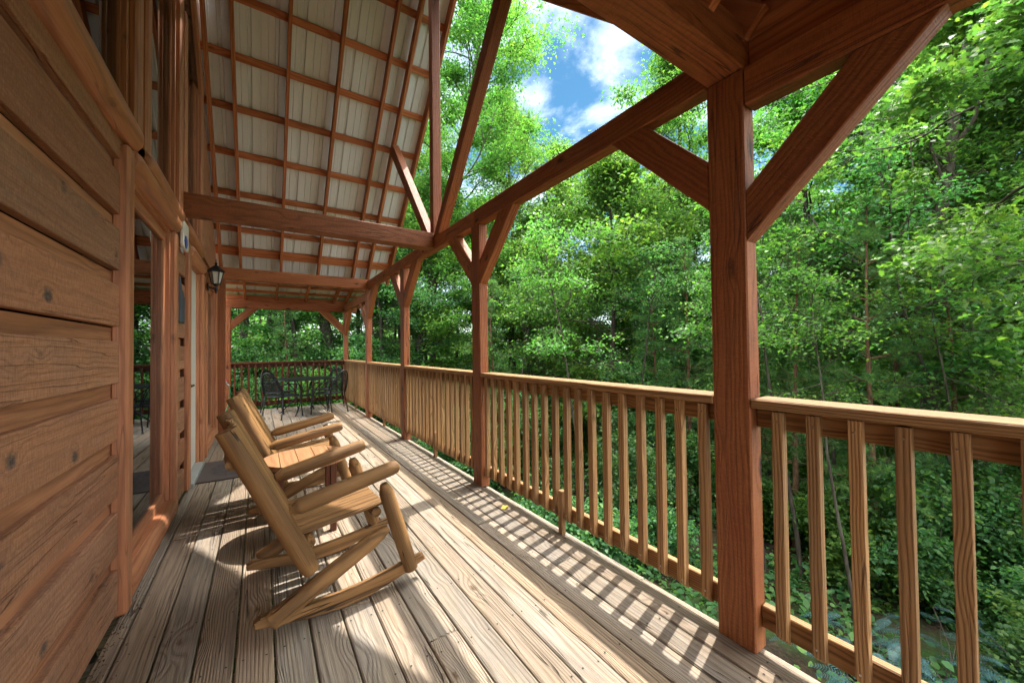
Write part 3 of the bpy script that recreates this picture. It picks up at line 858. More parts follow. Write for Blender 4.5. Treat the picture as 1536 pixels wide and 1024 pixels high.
# ------------------------------------------------------------------ black metal dining set
t = thing('patio_table', 'round black metal patio table at the far end of the deck', 'patio table', (.79, 9.16, 0), rad(20))
b = MB(); b.lathe([(.565, .705), (.58, .712), (.58, .722), (.57, .727), (.0, .7275)], (0, 0, 0), 48); b.build('tabletop', M['black'], t)
for k in range(4):
    a = rad(45 + 90 * k); c, s = math.cos(a), math.sin(a)
    b = MB(); b.tube([(c * .50, s * .50, .006), (c * .46, s * .46, .03), (c * .28, s * .28, .22), (c * .16, s * .16, .36), (c * .22, s * .22, .5), (c * .42, s * .42, .70)], .012, 8)
    b.build('leg', M['black'], t)
b = MB(); b.lathe([(.15, .35), (.165, .35), (.165, .37), (.15, .37)], (0, 0, 0), 24); b.build('ring', M['black'], t)
def make_mchair():
    t = thing('patio_chair', '', 'patio chair', (0, 0, 0), 0, 'black metal patio chairs')
    def part(b, n, m='black'): return b.build(n, M[m], t)
    # faces +x ; seat centre at the origin
    b = MB(); n = 15
    poly = [(.23 * (abs(math.cos(a)) ** .55) * (1 if math.cos(a) > 0 else -1), .225 * (abs(math.sin(a)) ** .55) * (1 if math.sin(a) > 0 else -1)) for a in [k * math.pi / 12 for k in range(24)]]
    b.prism(poly, 2, .422, .430, (1, 0)); part(b, 'seat', 'black_mesh')
    b = MB(); b.tube([(x * 1.02, y * 1.02, .426) for x, y in poly + poly[:1]], .010, 8, caps=False); part(b, 'seat_frame')
    def back(a, r=1.0, dz=0): 
        y = .23 * r * math.cos(a); h = math.sin(a)
        z = .43 + (.46 * r) * (h ** .8 if h > 0 else 0) + dz
        return (-.215 - .14 * (z - .43) / .46 - .02 * (1 - abs(math.cos(a))), y, z)
    b = MB(); b.tube([back(math.pi * k / 22) for k in range(23)], .011, 8); part(b, 'back_frame')
    b = MB(); b.tube([back(math.pi * k / 22, .86) for k in range(23)], .006, 6)
    for q in range(1, 22):                     # woven back: fine upright and cross wires
        y = -.23 + .46 * q / 22; a = math.acos(max(-1, min(1, y / .23))); p = back(a)
        if p[2] > .48: b.tube([(-.215, y, .44), p], .0028, 4, caps=False)
    for q in range(1, 22):
        z = .44 + .45 * q / 22; h = (min(1, (z - .43) / .46)) ** 1.25; y = .23 * math.sqrt(max(0, 1 - h * h)); x = -.215 - .14 * (z - .43) / .46
        if y > .03: b.tube([(x, -y, z), (x - .012, 0, z), (x, y, z)], .0028, 4, caps=False)
    part(b, 'back_mesh', 'black_mesh')
    for s in (-1, 1):
        b = MB(); b.tube([(-.285, s * .215, .64), (-.18, s * .25, .665), (.0, s * .265, .66), (.12, s * .262, .64), (.185, s * .25, .585), (.20, s * .235, .50), (.19, s * .225, .43)], .010, 8); part(b, 'armrest')
        b = MB(); b.tube([(.195, s * .225, .43), (.215, s * .228, .2), (.235, s * .232, .02)], .0105, 8); b.lathe([(.014, 0), (.017, .01), (.012, .02)], (.236, s * .232, 0), 8); part(b, 'leg')
        b = MB(); b.tube([(-.205, s * .215, .43), (-.235, s * .225, .22), (-.275, s * .235, .02)], .0105, 8); b.lathe([(.014, 0), (.017, .01), (.012, .02)], (-.277, s * .235, 0), 8); part(b, 'leg')
    return t
m0 = make_mchair()
for i, (x, y, a, l) in enumerate(((.375, 8.76, 42, 'black metal patio chair in front of the table, its back to the cabin'), (.36, 9.64, -42, 'black metal patio chair at the left rear of the table'),
                               (1.19, 8.74, 132, 'black metal patio chair in front of the table, nearest the deck railing'), (1.27, 9.62, 222, 'black metal patio chair in the far corner behind the table'))):
    o = m0 if i == 0 else copy_tree(m0)
    o.location = (x, y, 0); o.rotation_euler = (0, 0, rad(a)); o['label'] = l
# ------------------------------------------------------------------ ground and forest
YAW = .5852
def sstep(a, b, x):
    t = min(1, max(0, (x - a) / (b - a))); return t * t * (3 - 2 * t)
def ground(x, y):
    z = -2.35 - .10 * max(0, min(40, x - 3)) - .02 * max(0, x - 43)
    z += 1.95 * sstep(5, 14, y) * sstep(16, -2, x)
    z += .10 * math.sin(x * .7 + y * .3) + .07 * math.sin(y * 1.1 - x * .4)
    return z
def build_ground():
    xs = np.concatenate([np.linspace(-300, -20, 8), np.linspace(-14, 30, 90), np.geomspace(34, 900, 14)])
    ys = np.concatenate([np.linspace(-300, -20, 8), np.linspace(-14, 34, 97), np.geomspace(38, 900, 14)])
    v = [(x, y, ground(x, y) + (0 if abs(x) > 30 or abs(y) > 34 else NR.normal(0, .018))) for y in ys for x in xs]
    n = len(xs); f = [(j * n + i, j * n + i + 1, (j + 1) * n + i + 1, (j + 1) * n + i) for j in range(len(ys) - 1) for i in range(n - 1)]
    me = bpy.data.meshes.new('ground'); me.from_pydata(v, [], f); me.materials.append(M['soil'])
    me.polygons.foreach_set('use_smooth', [True] * len(f))
    o = link(bpy.data.objects.new('ground', me)); tag(o, kind='structure')
build_ground()

def raw_mesh(name, V, F, mat, rnd=None, smooth=False):
    """V (n,3), F (m,k) arrays"""
    V = np.asarray(V, np.float32); F = np.asarray(F, np.int32); m, k = F.shape
    me = bpy.data.meshes.new(name)
    me.vertices.add(len(V)); me.vertices.foreach_set('co', V.ravel())
    me.loops.add(m * k); me.loops.foreach_set('vertex_index', F.ravel())
    me.polygons.add(m); me.polygons.foreach_set('loop_start', np.arange(0, m * k, k, dtype=np.int32))
    me.polygons.foreach_set('loop_total', np.full(m, k, np.int32))
    if smooth: me.polygons.foreach_set('use_smooth', np.ones(m, bool))
    if rnd is not None:
        a = me.attributes.new('rnd', 'FLOAT', 'POINT'); a.data.foreach_set('value', np.asarray(rnd, np.float32))
    me.materials.append(mat); me.update(calc_edges=True)
    return me
def norm(a): return a / np.maximum(1e-9, np.linalg.norm(a, axis=-1, keepdims=True))
HEX = np.array([(0, 0), (.22, .42), (.62, .5), (1, 0), (.62, -.5), (.22, -.42)])
OAKL = np.array([(0, 0), (.18, .12), (.26, .34), (.36, .16), (.50, .50), (.60, .18), (.78, .40), (.84, .14), (1, 0), (.84, -.14), (.78, -.40), (.60, -.18), (.50, -.50), (.36, -.16), (.26, -.34), (.18, -.12)])
RHO = np.array([(0, 0), (.45, .5), (1, 0), (.45, -.5)])
def leaf_cloud(name, C, size, mat, rng, shape=RHO, width=.62, flat=.9, clump=None, axis=None):
    n = len(C)
    a = rng.uniform(0, 2 * math.pi, n)
    d = np.stack([np.cos(a), np.sin(a), rng.normal(-.25, .35, n)], 1) if axis is None else axis + rng.normal(0, .5, (n, 3))
    d = norm(d)
    up = np.stack([rng.normal(0, .55, n), rng.normal(0, .55, n), np.full(n, flat)], 1)
    sd = norm(np.cross(d, up)); nn = np.cross(sd, d)
    s = size * rng.uniform(.6, 1.25, n)[:, None]
    k = len(shape)
    V = np.zeros((n, k, 3))
    for i, (p, q) in enumerate(shape):
        V[:, i] = C + d * s * p + sd * s * (q * width) + nn * s * (abs(q) * .22 - p * p * .18)
    r = rng.uniform(0, 1, n) * .55 + (clump if clump is not None else rng.uniform(0, 1, n)) * .45
    return raw_mesh(name, V.reshape(-1, 3), np.arange(n * k).reshape(n, k), mat, np.repeat(np.clip(r, 0, 1), k))
def tubes(name, lines, mat, n=7):
    V = []; F = []; base = 0
    for P, r in lines:
        P = np.asarray(P, float); m = len(P)
        T = norm(np.gradient(P, axis=0))
        ref = np.where(np.abs(T[:, 2:3]) > .85, np.array([[1., 0, 0]]), np.array([[0, 0, 1.]]))
        a = norm(np.cross(T, ref)); b = np.cross(T, a)
        k = n if r[0] > .03 else 4
        t = np.linspace(0, 2 * math.pi, k, endpoint=False)
        ring = P[:, None] + np.asarray(r)[:, None, None] * (np.cos(t)[None, :, None] * a[:, None] + np.sin(t)[None, :, None] * b[:, None])
        V.append(ring.reshape(-1, 3))
        i = np.arange(m - 1)[:, None] * k; j = np.arange(k)[None]
        q = np.stack([i + j, i + (j + 1) % k, i + k + (j + 1) % k, i + k + j], -1).reshape(-1, 4) + base
        F.append(q); base += m * k
    return raw_mesh(name, np.concatenate(V), np.concatenate(F), mat, None, True)
def wander(rng, p, d, L, n, jit, grav=0.0):
    P = [np.array(p, float)]; d = np.array(d, float); d /= np.linalg.norm(d)
    for i in range(n):
        d = d + rng.normal(0, jit, 3) + np.array([0, 0, grav]); d /= np.linalg.norm(d)
        P.append(P[-1] + d * L / n)
    return np.array(P)
def interp(P, t):
    x = t * (len(P) - 1); i = int(min(len(P) - 2, x)); return P[i] + (P[i + 1] - P[i]) * (x - i)
def broadleaf(name, seed, H, r0, zc, Rc, nl, leaves, size, mat, shape=RHO, top=.25, elev=(5, 55), crook=.16, spread=.26, nb=6):
    rng = np.random.RandomState(seed)
    tr = wander(rng, (0, 0, -.3), (rng.normal(0, .03), rng.normal(0, .03), 1), H + .3, 16, .05 if crook < .2 else .07, .03)
    tr[:, 2] = np.linspace(-.3, H, 17)
    lines = [(tr, r0 * np.linspace(1.12, .12, 17) ** .9)]
    lines[0][1][0] *= 1.35
    C = []; CL = []
    for i in range(nl):
        h = zc + (H * .985 - zc) * ((i + rng.uniform(0, 1)) / nl) ** .85
        p = interp(tr, (h + .3) / (H + .3)); q = (h - zc) / (H - zc)
        prof = (math.sin(math.pi * (.14 + .80 * q)) ** .75) * (1 if q < .6 else 1 - (q - .6) * (1 - top) / .4 * .8)
        L = Rc * prof * (1 - .55 * q ** 4) * rng.uniform(.35, 1.3) + .25
        az = i * 2.4 + rng.uniform(-.5, .5); el = rad(elev[0] + (elev[1] - elev[0]) * q + rng.uniform(-14, 14))
        d = np.array([math.cos(az) * math.cos(el), math.sin(az) * math.cos(el), math.sin(el)])
        lb = wander(rng, p, d, L, 8, crook, .02)
        rl = max(.012, r0 * .34 * (1 - .7 * q) * min(1, L / Rc + .3))
        lines.append((lb, np.linspace(rl, .006, 9)))
        for b in range(nb):
            t = .25 + .75 * (b + rng.uniform(0, 1)) / nb
            bp = interp(lb, t); bd = norm(lb[-1] - lb[0]) + rng.normal(0, .55, 3) + np.array([0, 0, .1])
            bl = wander(rng, bp, bd, L * rng.uniform(.22, .42) + .15, 5, .22)
            lines.append((bl, np.linspace(max(.006, rl * .4), .003, 6)))
            for c in range(3):
                tt = .35 + .65 * rng.uniform(); cc = interp(bl, tt)
                w = rng.uniform(.1, 1.0) ** 2 * 2 + .1; C.append(np.append(cc, w)); CL.append(rng.uniform(0, 1))
                if rng.uniform() < .5: lines.append((wander(rng, cc, bd + rng.normal(0, .8, 3), .35, 3, .3), np.linspace(.005, .002, 4)))
    C = np.array(C); CL = np.array(CL)
    w = C[:, 3] / C[:, 3].sum(); idx = rng.choice(len(C), leaves, p=w)
    sc = rng.uniform(.5, 1.5, len(C))[idx][:, None]
    off = rng.normal(0, 1, (leaves, 3)) * np.array([spread, spread, spread * .38]) * sc
    P = C[idx, :3] + off
    crown = leaf_cloud(name + '_crown', P, size, mat, rng, shape, clump=np.clip(CL[idx] + rng.normal(0, .1, leaves), 0, 1))
    trunk = tubes(name + '_trunk', lines, M['bark'], 10)
    return trunk, crown
def pine(name, seed, H, r0, zc, Rc, mat, dens=1.0):
    rng = np.random.RandomState(seed)
    tr = wander(rng, (0, 0, -.3), (0, 0, 1), H + .3, 16, .012); tr[:, 2] = np.linspace(-.3, H, 17)
    lines = [(tr, r0 * np.linspace(1.1, .08, 17))]
    B = []; D = []
    z = .5
    while z < H - .1:
        q = (z - zc) / (H - zc); live = z > zc
        for k in range(rng.randint(4, 7)):
            az = rng.uniform(0, 6.28); L = Rc * (max(.06, 1 - max(0, q)) ** .8) * rng.uniform(.55, 1.1) * (1 if live else .55)
            el = rad(8 + 40 * max(0, q) ** 2 + rng.uniform(-14, 10)) if live else rad(rng.uniform(-15, 8))
            d = np.array([math.cos(az) * math.cos(el), math.sin(az) * math.cos(el), math.sin(el)])
            if not live and rng.uniform() < .5: continue
            lb = wander(rng, interp(tr, (z + .3) / (H + .3)), d, L, 5, .1, .02)
            lines.append((lb, np.linspace(.011, .003, 6)))
            if not live: continue
            for s in range(int(5 + L * 10 * dens)):
                t = rng.uniform(.25, 1); bp = interp(lb, t); bd = norm(norm(lb[-1] - lb[0]) + rng.normal(0, .55, 3) + np.array([0, 0, .15]))
                l2 = rng.uniform(.06, .30) * (1.2 - t * .6)
                for e in (.35, .7, 1.0): B.append(bp + bd * l2 * e); D.append(bd)
        z += rng.uniform(.32, .5)
    B = np.array(B); D = np.array(D); k = 13
    B2 = np.repeat(B, k, 0); D2 = norm(np.repeat(D, k, 0) + rng.normal(0, .55, (len(B) * k, 3)))
    n = len(B2); Ln = rng.uniform(.08, .15, n)[:, None]; sd = norm(np.cross(D2, rng.normal(0, 1, (n, 3)))) * .0032
    V = np.stack([B2 - sd, B2 + sd, B2 + D2 * Ln], 1)
    r = np.repeat(np.repeat(rng.uniform(0, 1, len(B)), k), 3)
    crown = raw_mesh(name + '_crown', V.reshape(-1, 3), np.arange(n * 3).reshape(n, 3), mat, r)
    return tubes(name + '_trunk', lines, M['pbark'], 8), crown
def shrub(name, seed, H, Rc, leaves, size, mat, stems=6, shape=HEX):
    rng = np.random.RandomState(seed); lines = []; C = []
    for s in range(stems):
        a = rng.uniform(0, 6.28)
        st = wander(rng, (rng.normal(0, .08), rng.normal(0, .08), -.1), (math.cos(a) * .4 * Rc, math.sin(a) * .4 * Rc, H), H * rng.uniform(.7, 1.1), 7, .12)
        lines.append((st, np.linspace(.014, .004, 8)))
        for b in range(9):
            t = rng.uniform(.15, 1); bl = wander(rng, interp(st, t), rng.normal(0, 1, 3) * np.array([1, 1, .35]), Rc * rng.uniform(.3, .7), 4, .2)
            lines.append((bl, np.linspace(.006, .002, 5)))
            for e in (.4, .7, 1): C.append(interp(bl, e))
    C = np.array(C); idx = rng.randint(0, len(C), leaves)
    P = C[idx] + rng.normal(0, 1, (leaves, 3)) * np.array([.13, .13, .07])
    P[:, 2] = np.maximum(P[:, 2], .04)
    return tubes(name + '_stem', lines, M['bark'], 6), leaf_cloud(name + '_leaves', P, size, mat, rng, shape, clump=rng.uniform(0, 1, len(C))[idx])

PR = {
 'oak': broadleaf('oak', 3, 17, .17, 3.6, 4.8, 34, 42000, .115, M['leaf'], HEX, crook=.26, elev=(-8, 50), spread=.30),
 'tall': broadleaf('tall', 5, 19, .19, 3.5, 3.4, 44, 66000, .115, M['leaf_b'], elev=(5, 60), spread=.30),
 'tall2': broadleaf('tall2', 8, 16.5, .15, 4.0, 2.9, 38, 46000, .115, M['leaf'], elev=(5, 60), spread=.28),
 'maple': broadleaf('maple', 9, 9, .10, 1.2, 2.8, 34, 44000, .10, M['leaf_b'], HEX, elev=(0, 55), spread=.26),
 'bushy': broadleaf('bushy', 12, 7.5, .09, .5, 2.6, 34, 46000, .10, M['leaf_c'], HEX, elev=(-5, 50), spread=.28),
 'slim': broadleaf('slim', 19, 12, .10, 2.0, 2.2, 40, 38000, .11, M['leaf'], elev=(-5, 55), spread=.28),
 'pole': broadleaf('pole', 27, 7.0, .035, 3.4, 1.1, 12, 2600, .09, M['leaf'], elev=(-5, 55), spread=.2),
 'pole2': broadleaf('pole2', 29, 8.0, .045, 3.0, 1.2, 12, 2600, .09, M['leaf_c'], elev=(-5, 55), spread=.2),
 'near': broadleaf('near', 21, 12, .15, 4.6, 3.6, 26, 24000, .14, M['leaf'], OAKL, elev=(-16, 40), spread=.26, crook=.22),
 'pine': pine('pine', 14, 8.0, .075, 1.8, 1.5, M['needle'], 1.2),
 'pine2': pine('pine2', 17, 6.5, .05, 1.0, 1.25, M['needle'], 1.2),
 'bigpine': pine('bigpine', 23, 12, .13, 2.5, 2.1, M['needle'], .9),
}
def at(px, D):
    a = YAW + math.atan((px - 768) / 569.16); return D * math.sin(a), D * math.cos(a)
CNT = {}
def plant(kind, name, px, D, s, rz, label, cat='tree', group=None, sz=None):
    x, y = at(px, D); z = ground(x, y)
    o = thing(name, label, cat, (x, y, z), rz, group)
    o.scale = (s, s, sz or s)
    t, c = PR[kind]
    link(bpy.data.objects.new('trunk', t), o); link(bpy.data.objects.new('crown', c), o)
    return o
B = 'tree'
TREES = [
 ('tall', 'broadleaf_tree', 612, 15, 1.0, .3, 'tall leafy tree behind the roof struts, its crown leaving the top of the picture'),
 ('tall2', 'broadleaf_tree', 772, 18.5, 1.08, 1.1, 'slender tree with open crown at the left edge of the sky gap'),
 ('tall2', 'broadleaf_tree', 1045, 16.5, 1.0, 3.4, 'tall tree rising behind the long beam beside the nearest post'),
 ('maple', 'broadleaf_tree', 905, 12.5, 1.1, .5, 'bright green bushy tree in the middle gap, below the sky'),
 ('oak', 'oak_tree', 1372, 11, .90, 1.0, 'large oak with crooked limbs right of the nearest post'),
 ('near', 'oak_tree', 2000, 6.9, .74, 2.4, 'nearest oak, its big lobed leaves hanging in from the right edge'),
 ('tall2', 'broadleaf_tree', 1240, 16, .9, 3.1, 'thin crowned tree seen through the knee brace'),
 ('oak', 'oak_tree', 1120, 20, .85, 3.6, 'oak hidden for the most part by the nearest post'),
 ('tall', 'broadleaf_tree', 1480, 15, .9, 2.2, 'leafy tree at the upper right behind the crooked oak'),
 ('tall', 'broadleaf_tree', 610, 19, 1.0, 1.9, 'leafy tree behind the roof edge and king post'),
 ('tall', 'broadleaf_tree', 508, 15.5, 1.0, 4.0, 'thick dark trunk standing just left of the far corner post'),
 ('tall2', 'broadleaf_tree', 405, 18, 1.25, 5.0, 'dark trunk seen through the far porch opening near its top'),
 ('tall2', 'broadleaf_tree', 363, 21, 1.0, 5.5, 'slim trunk behind the left knee brace of the far opening'),
 ('maple', 'broadleaf_tree', 450, 15, .85, 4.4, 'yellow green tree filling the far porch opening'),
 ('bushy', 'broadleaf_tree', 375, 15.5, .8, .9, 'dark bushy tree at the left of the far porch opening'),
 ('bushy', 'broadleaf_tree', 480, 17, .9, 2.9, 'dark bushy tree at the right of the far porch opening'),
 ('maple', 'broadleaf_tree', 645, 15, 1.0, 2.6, 'bright green tree between the second and third posts'),
 ('bushy', 'broadleaf_tree', 575, 14.5, .9, 5.6, 'dark bushy tree between the third and fourth posts'),
 ('maple', 'broadleaf_tree', 800, 15, .85, 3.9, 'light green tree just right of the second post'),
 ('bushy', 'broadleaf_tree', 1010, 13, .85, 1.7, 'dark leafy tree just left of the nearest post'),
 ('maple', 'broadleaf_tree', 1530, 12, .8, 1.2, 'bright leafy young tree at the right edge behind the railing'),
 ('oak', 'oak_tree', 850, 27, .62, 2.7, 'distant oak low in the sky gap'),
 ('maple', 'broadleaf_tree', 1290, 19, 1.1, 4.9, 'bright tree behind the twin pine stems'),
]
TREES += [
 ('bushy', 'broadleaf_tree', 820, 21, 1.15, .7, 'dark tree far back to the right of the second post'),
 ('bushy', 'broadleaf_tree', 880, 24, 1.2, 3.1, 'dark tree far back in the middle of the wide gap'),
 ('bushy', 'broadleaf_tree', 950, 19, 1.1, 5.0, 'dark tree behind the feathery pines left of the nearest post'),
 ('bushy', 'broadleaf_tree', 1260, 20, 1.15, 1.3, 'dark tree far back, left of the oak trunk'),
 ('maple', 'broadleaf_tree', 760, 18, .9, .2, 'green tree behind the second post, above the handrail'),
 ('maple', 'broadleaf_tree', 1090, 22, 1.1, 2.0, 'green tree far back behind the nearest post'),
 ('slim', 'broadleaf_tree', 850, 19, 1.2, .4, 'slim leafy tree at the centre, left of the long beam brace'),
 ('slim', 'broadleaf_tree', 960, 21, 1.1, 2.2, 'slim tree far back in the gap left of the nearest post'),
 ('slim', 'broadleaf_tree', 740, 23, 1.1, 3.3, 'slim tree rising behind the second post'),
 ('slim', 'broadleaf_tree', 1020, 17, 1.05, 5.2, 'slim tree beside the nearest post and behind its left brace'),
 ('tall2', 'broadleaf_tree', 1330, 17, .9, 4.3, 'tall thin tree just left of the crooked oak'),
 ('slim', 'broadleaf_tree', 1420, 14, .9, .8, 'slim leafy tree just right of the oak trunk'),
 ('slim', 'broadleaf_tree', 680, 20, .9, 1.5, 'slim tree whose dark stem shows left of the second post'),
 ('slim', 'broadleaf_tree', 590, 20, .9, 2.8, 'slim leafy tree above the railing at the third post'),
 ('slim', 'broadleaf_tree', 790, 28, 1.2, 4.6, 'distant leafy tree low behind the middle of the railing'),
 ('slim', 'broadleaf_tree', 1180, 24, 1.2, 3.7, 'distant leafy tree below the large right hand brace'),
 ('slim', 'broadleaf_tree', 1560, 13, 1.0, 5.9, 'leafy tree at the outermost right edge'),
]
for k, n, px, D, s, rz, lb in TREES: plant(k, n, px, D, s, rz, lb)
PINES = [
 ('pine', 1185, 9.6, .82, 'young pine with thin stem right beside the nearest post'),
 ('pine', 1305, 9.2, .86, 'young pine with orange bark between the nearest post and the oak'),
 ('pine2', 1240, 14, 1.0, 'young pine behind the first balusters right of the nearest post'),
 ('pine', 1030, 10.5, .85, 'feathery pine just left of the nearest post'),
 ('pine2', 985, 10.5, .95, 'small feathery pine above the railing left of the nearest post'),
 ('pine', 1090, 14, 1.0, 'pine behind the nearest post'),
 ('pine', 1432, 10.5, .8, 'small pine in front of the oak trunk, low over the handrail'),
 ('pine2', 1475, 11, .8, 'low pine behind the rightmost balusters'),
 ('pine', 830, 14, .85, 'pine right of the second post'),
 ('pine', 640, 17, .85, 'pine between the second and third posts'),
 ('bigpine', 538, 17, .8, 'dark pine beside the far corner post'),
 ('pine2', 740, 12, .9, 'pale green pine at the second post'),
 ('pine', 1345, 13, .9, 'pine left of the oak trunk'),
 ('pine2', 890, 13, .9, 'small pine in the middle of the long railing section'),
 ('pine', 560, 15, .8, 'pine between the far corner post and the fourth post'),
 ('pine2', 430, 14, .75, 'young pine above the far end railing'),
 ('pine2', 1130, 10, .9, 'young pine partly hidden behind the nearest post'),
]
for i, (k, px, D, s, lb) in enumerate(PINES): plant(k, 'pine_tree', px, D, s, i * 1.7, lb, group='young pines below the deck')

rp = np.random.RandomState(15)
for i in range(11):
    px = 1130 + 420 * (i + rp.uniform(-.4, .4)) / 11; D = rp.uniform(7.2, 12.5)
    if abs(px - 1375) < 45: continue
    plant(('pole', 'pole2')[i % 2], 'sapling', px, D, rp.uniform(.75, 1.1), rp.uniform(0, 6), 'thin bare stemmed sapling in the undergrowth behind the nearest railing', 'sapling', 'thin saplings behind the nearest railing')
for i in range(5):
    px = 780 + 280 * (i + rp.uniform(-.4, .4)) / 5; D = rp.uniform(9, 14)
    plant(('pole', 'pole2')[i % 2], 'sapling', px, D, rp.uniform(.75, 1.1), rp.uniform(0, 6), 'thin bare stemmed sapling behind the long railing left of the nearest post', 'sapling', 'thin saplings behind the long railing')
# understorey shrubs
SH = [shrub('shrub', 31, 1.9, .9, 9000, .075, M['leaf_b']), shrub('shrub', 33, 1.3, .95, 8000, .07, M['leaf_c']), shrub('shrub', 35, 2.5, .8, 8000, .075, M['leaf_c'])]
rs = np.random.RandomState(5)
n = 0
while n < 96:
    px = rs.uniform(250, 1640); D = rs.uniform(6.5, 16)
    x, y = at(px, D)
    if x < 3.6 and y < 11.4 or (y < 2.2 and D < 7.4): continue
    k = rs.randint(3); z = ground(x, y)
    o = thing('shrub', 'leafy green shrub in the undergrowth below the deck railing' if y < 10 else 'leafy green shrub in the undergrowth beyond the far end of the deck', 'shrub', (x, y, z), rs.uniform(0, 6), 'undergrowth shrubs')
    s = rs.uniform(.7, 1.15); o.scale = (s, s, s)
    link(bpy.data.objects.new('stem', SH[k][0]), o); link(bpy.data.objects.new('foliage', SH[k][1]), o)
    n += 1

# blue-green feathery fronds by the nearest railing
def frond_plant(seed):
    rng = np.random.RandomState(seed); lines = []; V = []; Fq = []; r = []
    for s in range(9):
        a = rng.uniform(0, 6.28); st = wander(rng, (0, 0, 0), (math.cos(a) * .5, math.sin(a) * .5, .9), rng.uniform(.5, 1.0), 5, .15)
        lines.append((st, np.linspace(.008, .003, 6)))
        for q in range(5):
            p = interp(st, .35 + .65 * q / 4); a2 = a + rng.uniform(-1.3, 1.3)
            fr = wander(rng, p, (math.cos(a2), math.sin(a2), .25), rng.uniform(.25, .38), 8, .05, -.12)
            lines.append((fr, np.linspace(.003, .001, 9)))
            for e in range(1, 15):
                c = interp(fr, e / 14.5); T = norm(fr[-1] - fr[0]); sd = norm(np.cross(T, (0, 0, 1)))
                L = .058 * math.sin(math.pi * (.18 + .72 * e / 15))
                for sg in (-1, 1):
                    d = norm(sd * sg + T * .35 + np.array([0, 0, -.1])); w = T * .0055
                    V += [c - w, c + w, c + w * .6 + d * L, c - w * .6 + d * L]; r += [rng.uniform()] * 4
    F = np.arange(len(V)).reshape(-1, 4)
    return tubes('frond_stem', lines, M['bark'], 4), raw_mesh('frond_leaves', V, F, M['mimosa'], r)
FP = [frond_plant(s) for s in (41, 43)]
FR = [(5.2, 1.15, ''), (6.1, 1.5, ''), (5.9, .6, ''), (6.8, 1.0, ''), (7.2, .3, '')]
for i, (x, y, _) in enumerate(FR):
    o = thing('mimosa_plant', 'blue green feathery fronded plant on the ground behind the nearest railing', 'plant', (x, y, ground(x, y)), i * 1.3, 'feathery blue green plants')
    o.scale = (1.0, 1.0, .95)
    link(bpy.data.objects.new('stem', FP[i % 2][0]), o); link(bpy.data.objects.new('frond', FP[i % 2][1]), o)

# ground cover: low leaves, seedlings and litter
rng = np.random.RandomState(77)
ptsl = []
while len(ptsl) < 46000:
    px = rng.uniform(200, 1900, 4000); D = rng.uniform(2.2, 22, 4000) ** 1.0
    for p, d in zip(px, D):
        x, y = at(p, d)
        if (x < 1.9 and y < 10.4) or math.sin(x * 2.1 + 1.3 * math.sin(y * 1.7)) + math.sin(y * 2.3 + x) < -.9: continue
        ptsl.append((x, y, ground(x, y) + abs(rng.normal(0, .16)) + .02))
        if len(ptsl) >= 46000: break
gc_ = link(bpy.data.objects.new('ground_cover', leaf_cloud('ground_cover', np.array(ptsl), .11, M['leaf_c'], rng, HEX, flat=1.2))); tag(gc_, kind='stuff')
# brown litter blown against the cabin wall
n = 420
lx = XW + .004 + np.abs(rng.normal(0, .035, n)); ly = rng.uniform(.6, 3.0, n) ** 1.0
lit = link(bpy.data.objects.new('leaf_litter', leaf_cloud('leaf_litter', np.stack([lx, ly, np.full(n, .005)], 1), .014, M['litter'], rng, RHO, flat=4, width=.5))); tag(lit, kind='stuff')
# far wood: one mass of crowns on the slope beyond
pts = []; cl = []; lines = []
for i in range(230):
    px = rng.uniform(150, 1900); D = rng.uniform(24, 60); x, y = at(px, D); z = ground(x, y)
    if x < -4 and y < 12: continue
    hgt = rng.uniform(5.5, 9.5) * (1.2 if D > 38 else .9); Rr = rng.uniform(1.6, 3.2); q = rng.uniform()
    m = 900
    u = norm(rng.normal(0, 1, (m, 3))) * rng.uniform(.45, 1, (m, 1)) ** .5
    bump = 1 + .35 * np.sin(u[:, :1] * 5 + i) * np.cos(u[:, 1:2] * 6 + i * 2)
    P = u * bump * np.array([Rr, Rr, hgt * .48]) + np.array([x, y, z + hgt * .55]); pts.append(P); cl.append(np.clip(np.full(m, q) + rng.normal(0, .15, m), 0, 1))
    lines.append((np.array([(x, y, z - .2), (x + rng.normal(0, .1), y, z + hgt * .5), (x, y, z + hgt * .9)]), np.array([.16, .10, .03])))
fw = link(bpy.data.objects.new('far_woods', leaf_cloud('far_woods', np.concatenate(pts), .27, M['leaf'], rng, RHO, clump=np.concatenate(cl)))); tag(fw, kind='stuff')
link(bpy.data.objects.new('far_trunks', tubes('far_trunks', lines, M['bark'], 6)), fw)

# ------------------------------------------------------------------ sky, sun, camera
EL, AZ = rad(65.5), math.atan2(.968, .25)
w = bpy.data.worlds.new('World'); scene.world = w; w.use_nodes = True
nt = w.node_tree; nt.nodes.clear()
def wn(t, **k):
    nd = nt.nodes.new(t)
    for a, b in k.items(): setattr(nd, a, b)
    return nd
out = wn('ShaderNodeOutputWorld'); bg = wn('ShaderNodeBackground'); nt.links.new(bg.outputs[0], out.inputs[0])
sky = wn('ShaderNodeTexSky', sky_type='NISHITA'); sky.sun_disc = False; sky.sun_elevation = EL; sky.sun_rotation = AZ
sky.altitude = 500; sky.air_density = 1.0; sky.dust_density = .3; sky.ozone_density = 3.0
tc = wn('ShaderNodeTexCoord'); sx = wn('ShaderNodeSeparateXYZ'); nt.links.new(tc.outputs['Generated'], sx.inputs[0])
mz = wn('ShaderNodeMath', operation='MAXIMUM'); nt.links.new(sx.outputs[2], mz.inputs[0]); mz.inputs[1].default_value = .04
cb = wn('ShaderNodeCombineXYZ')
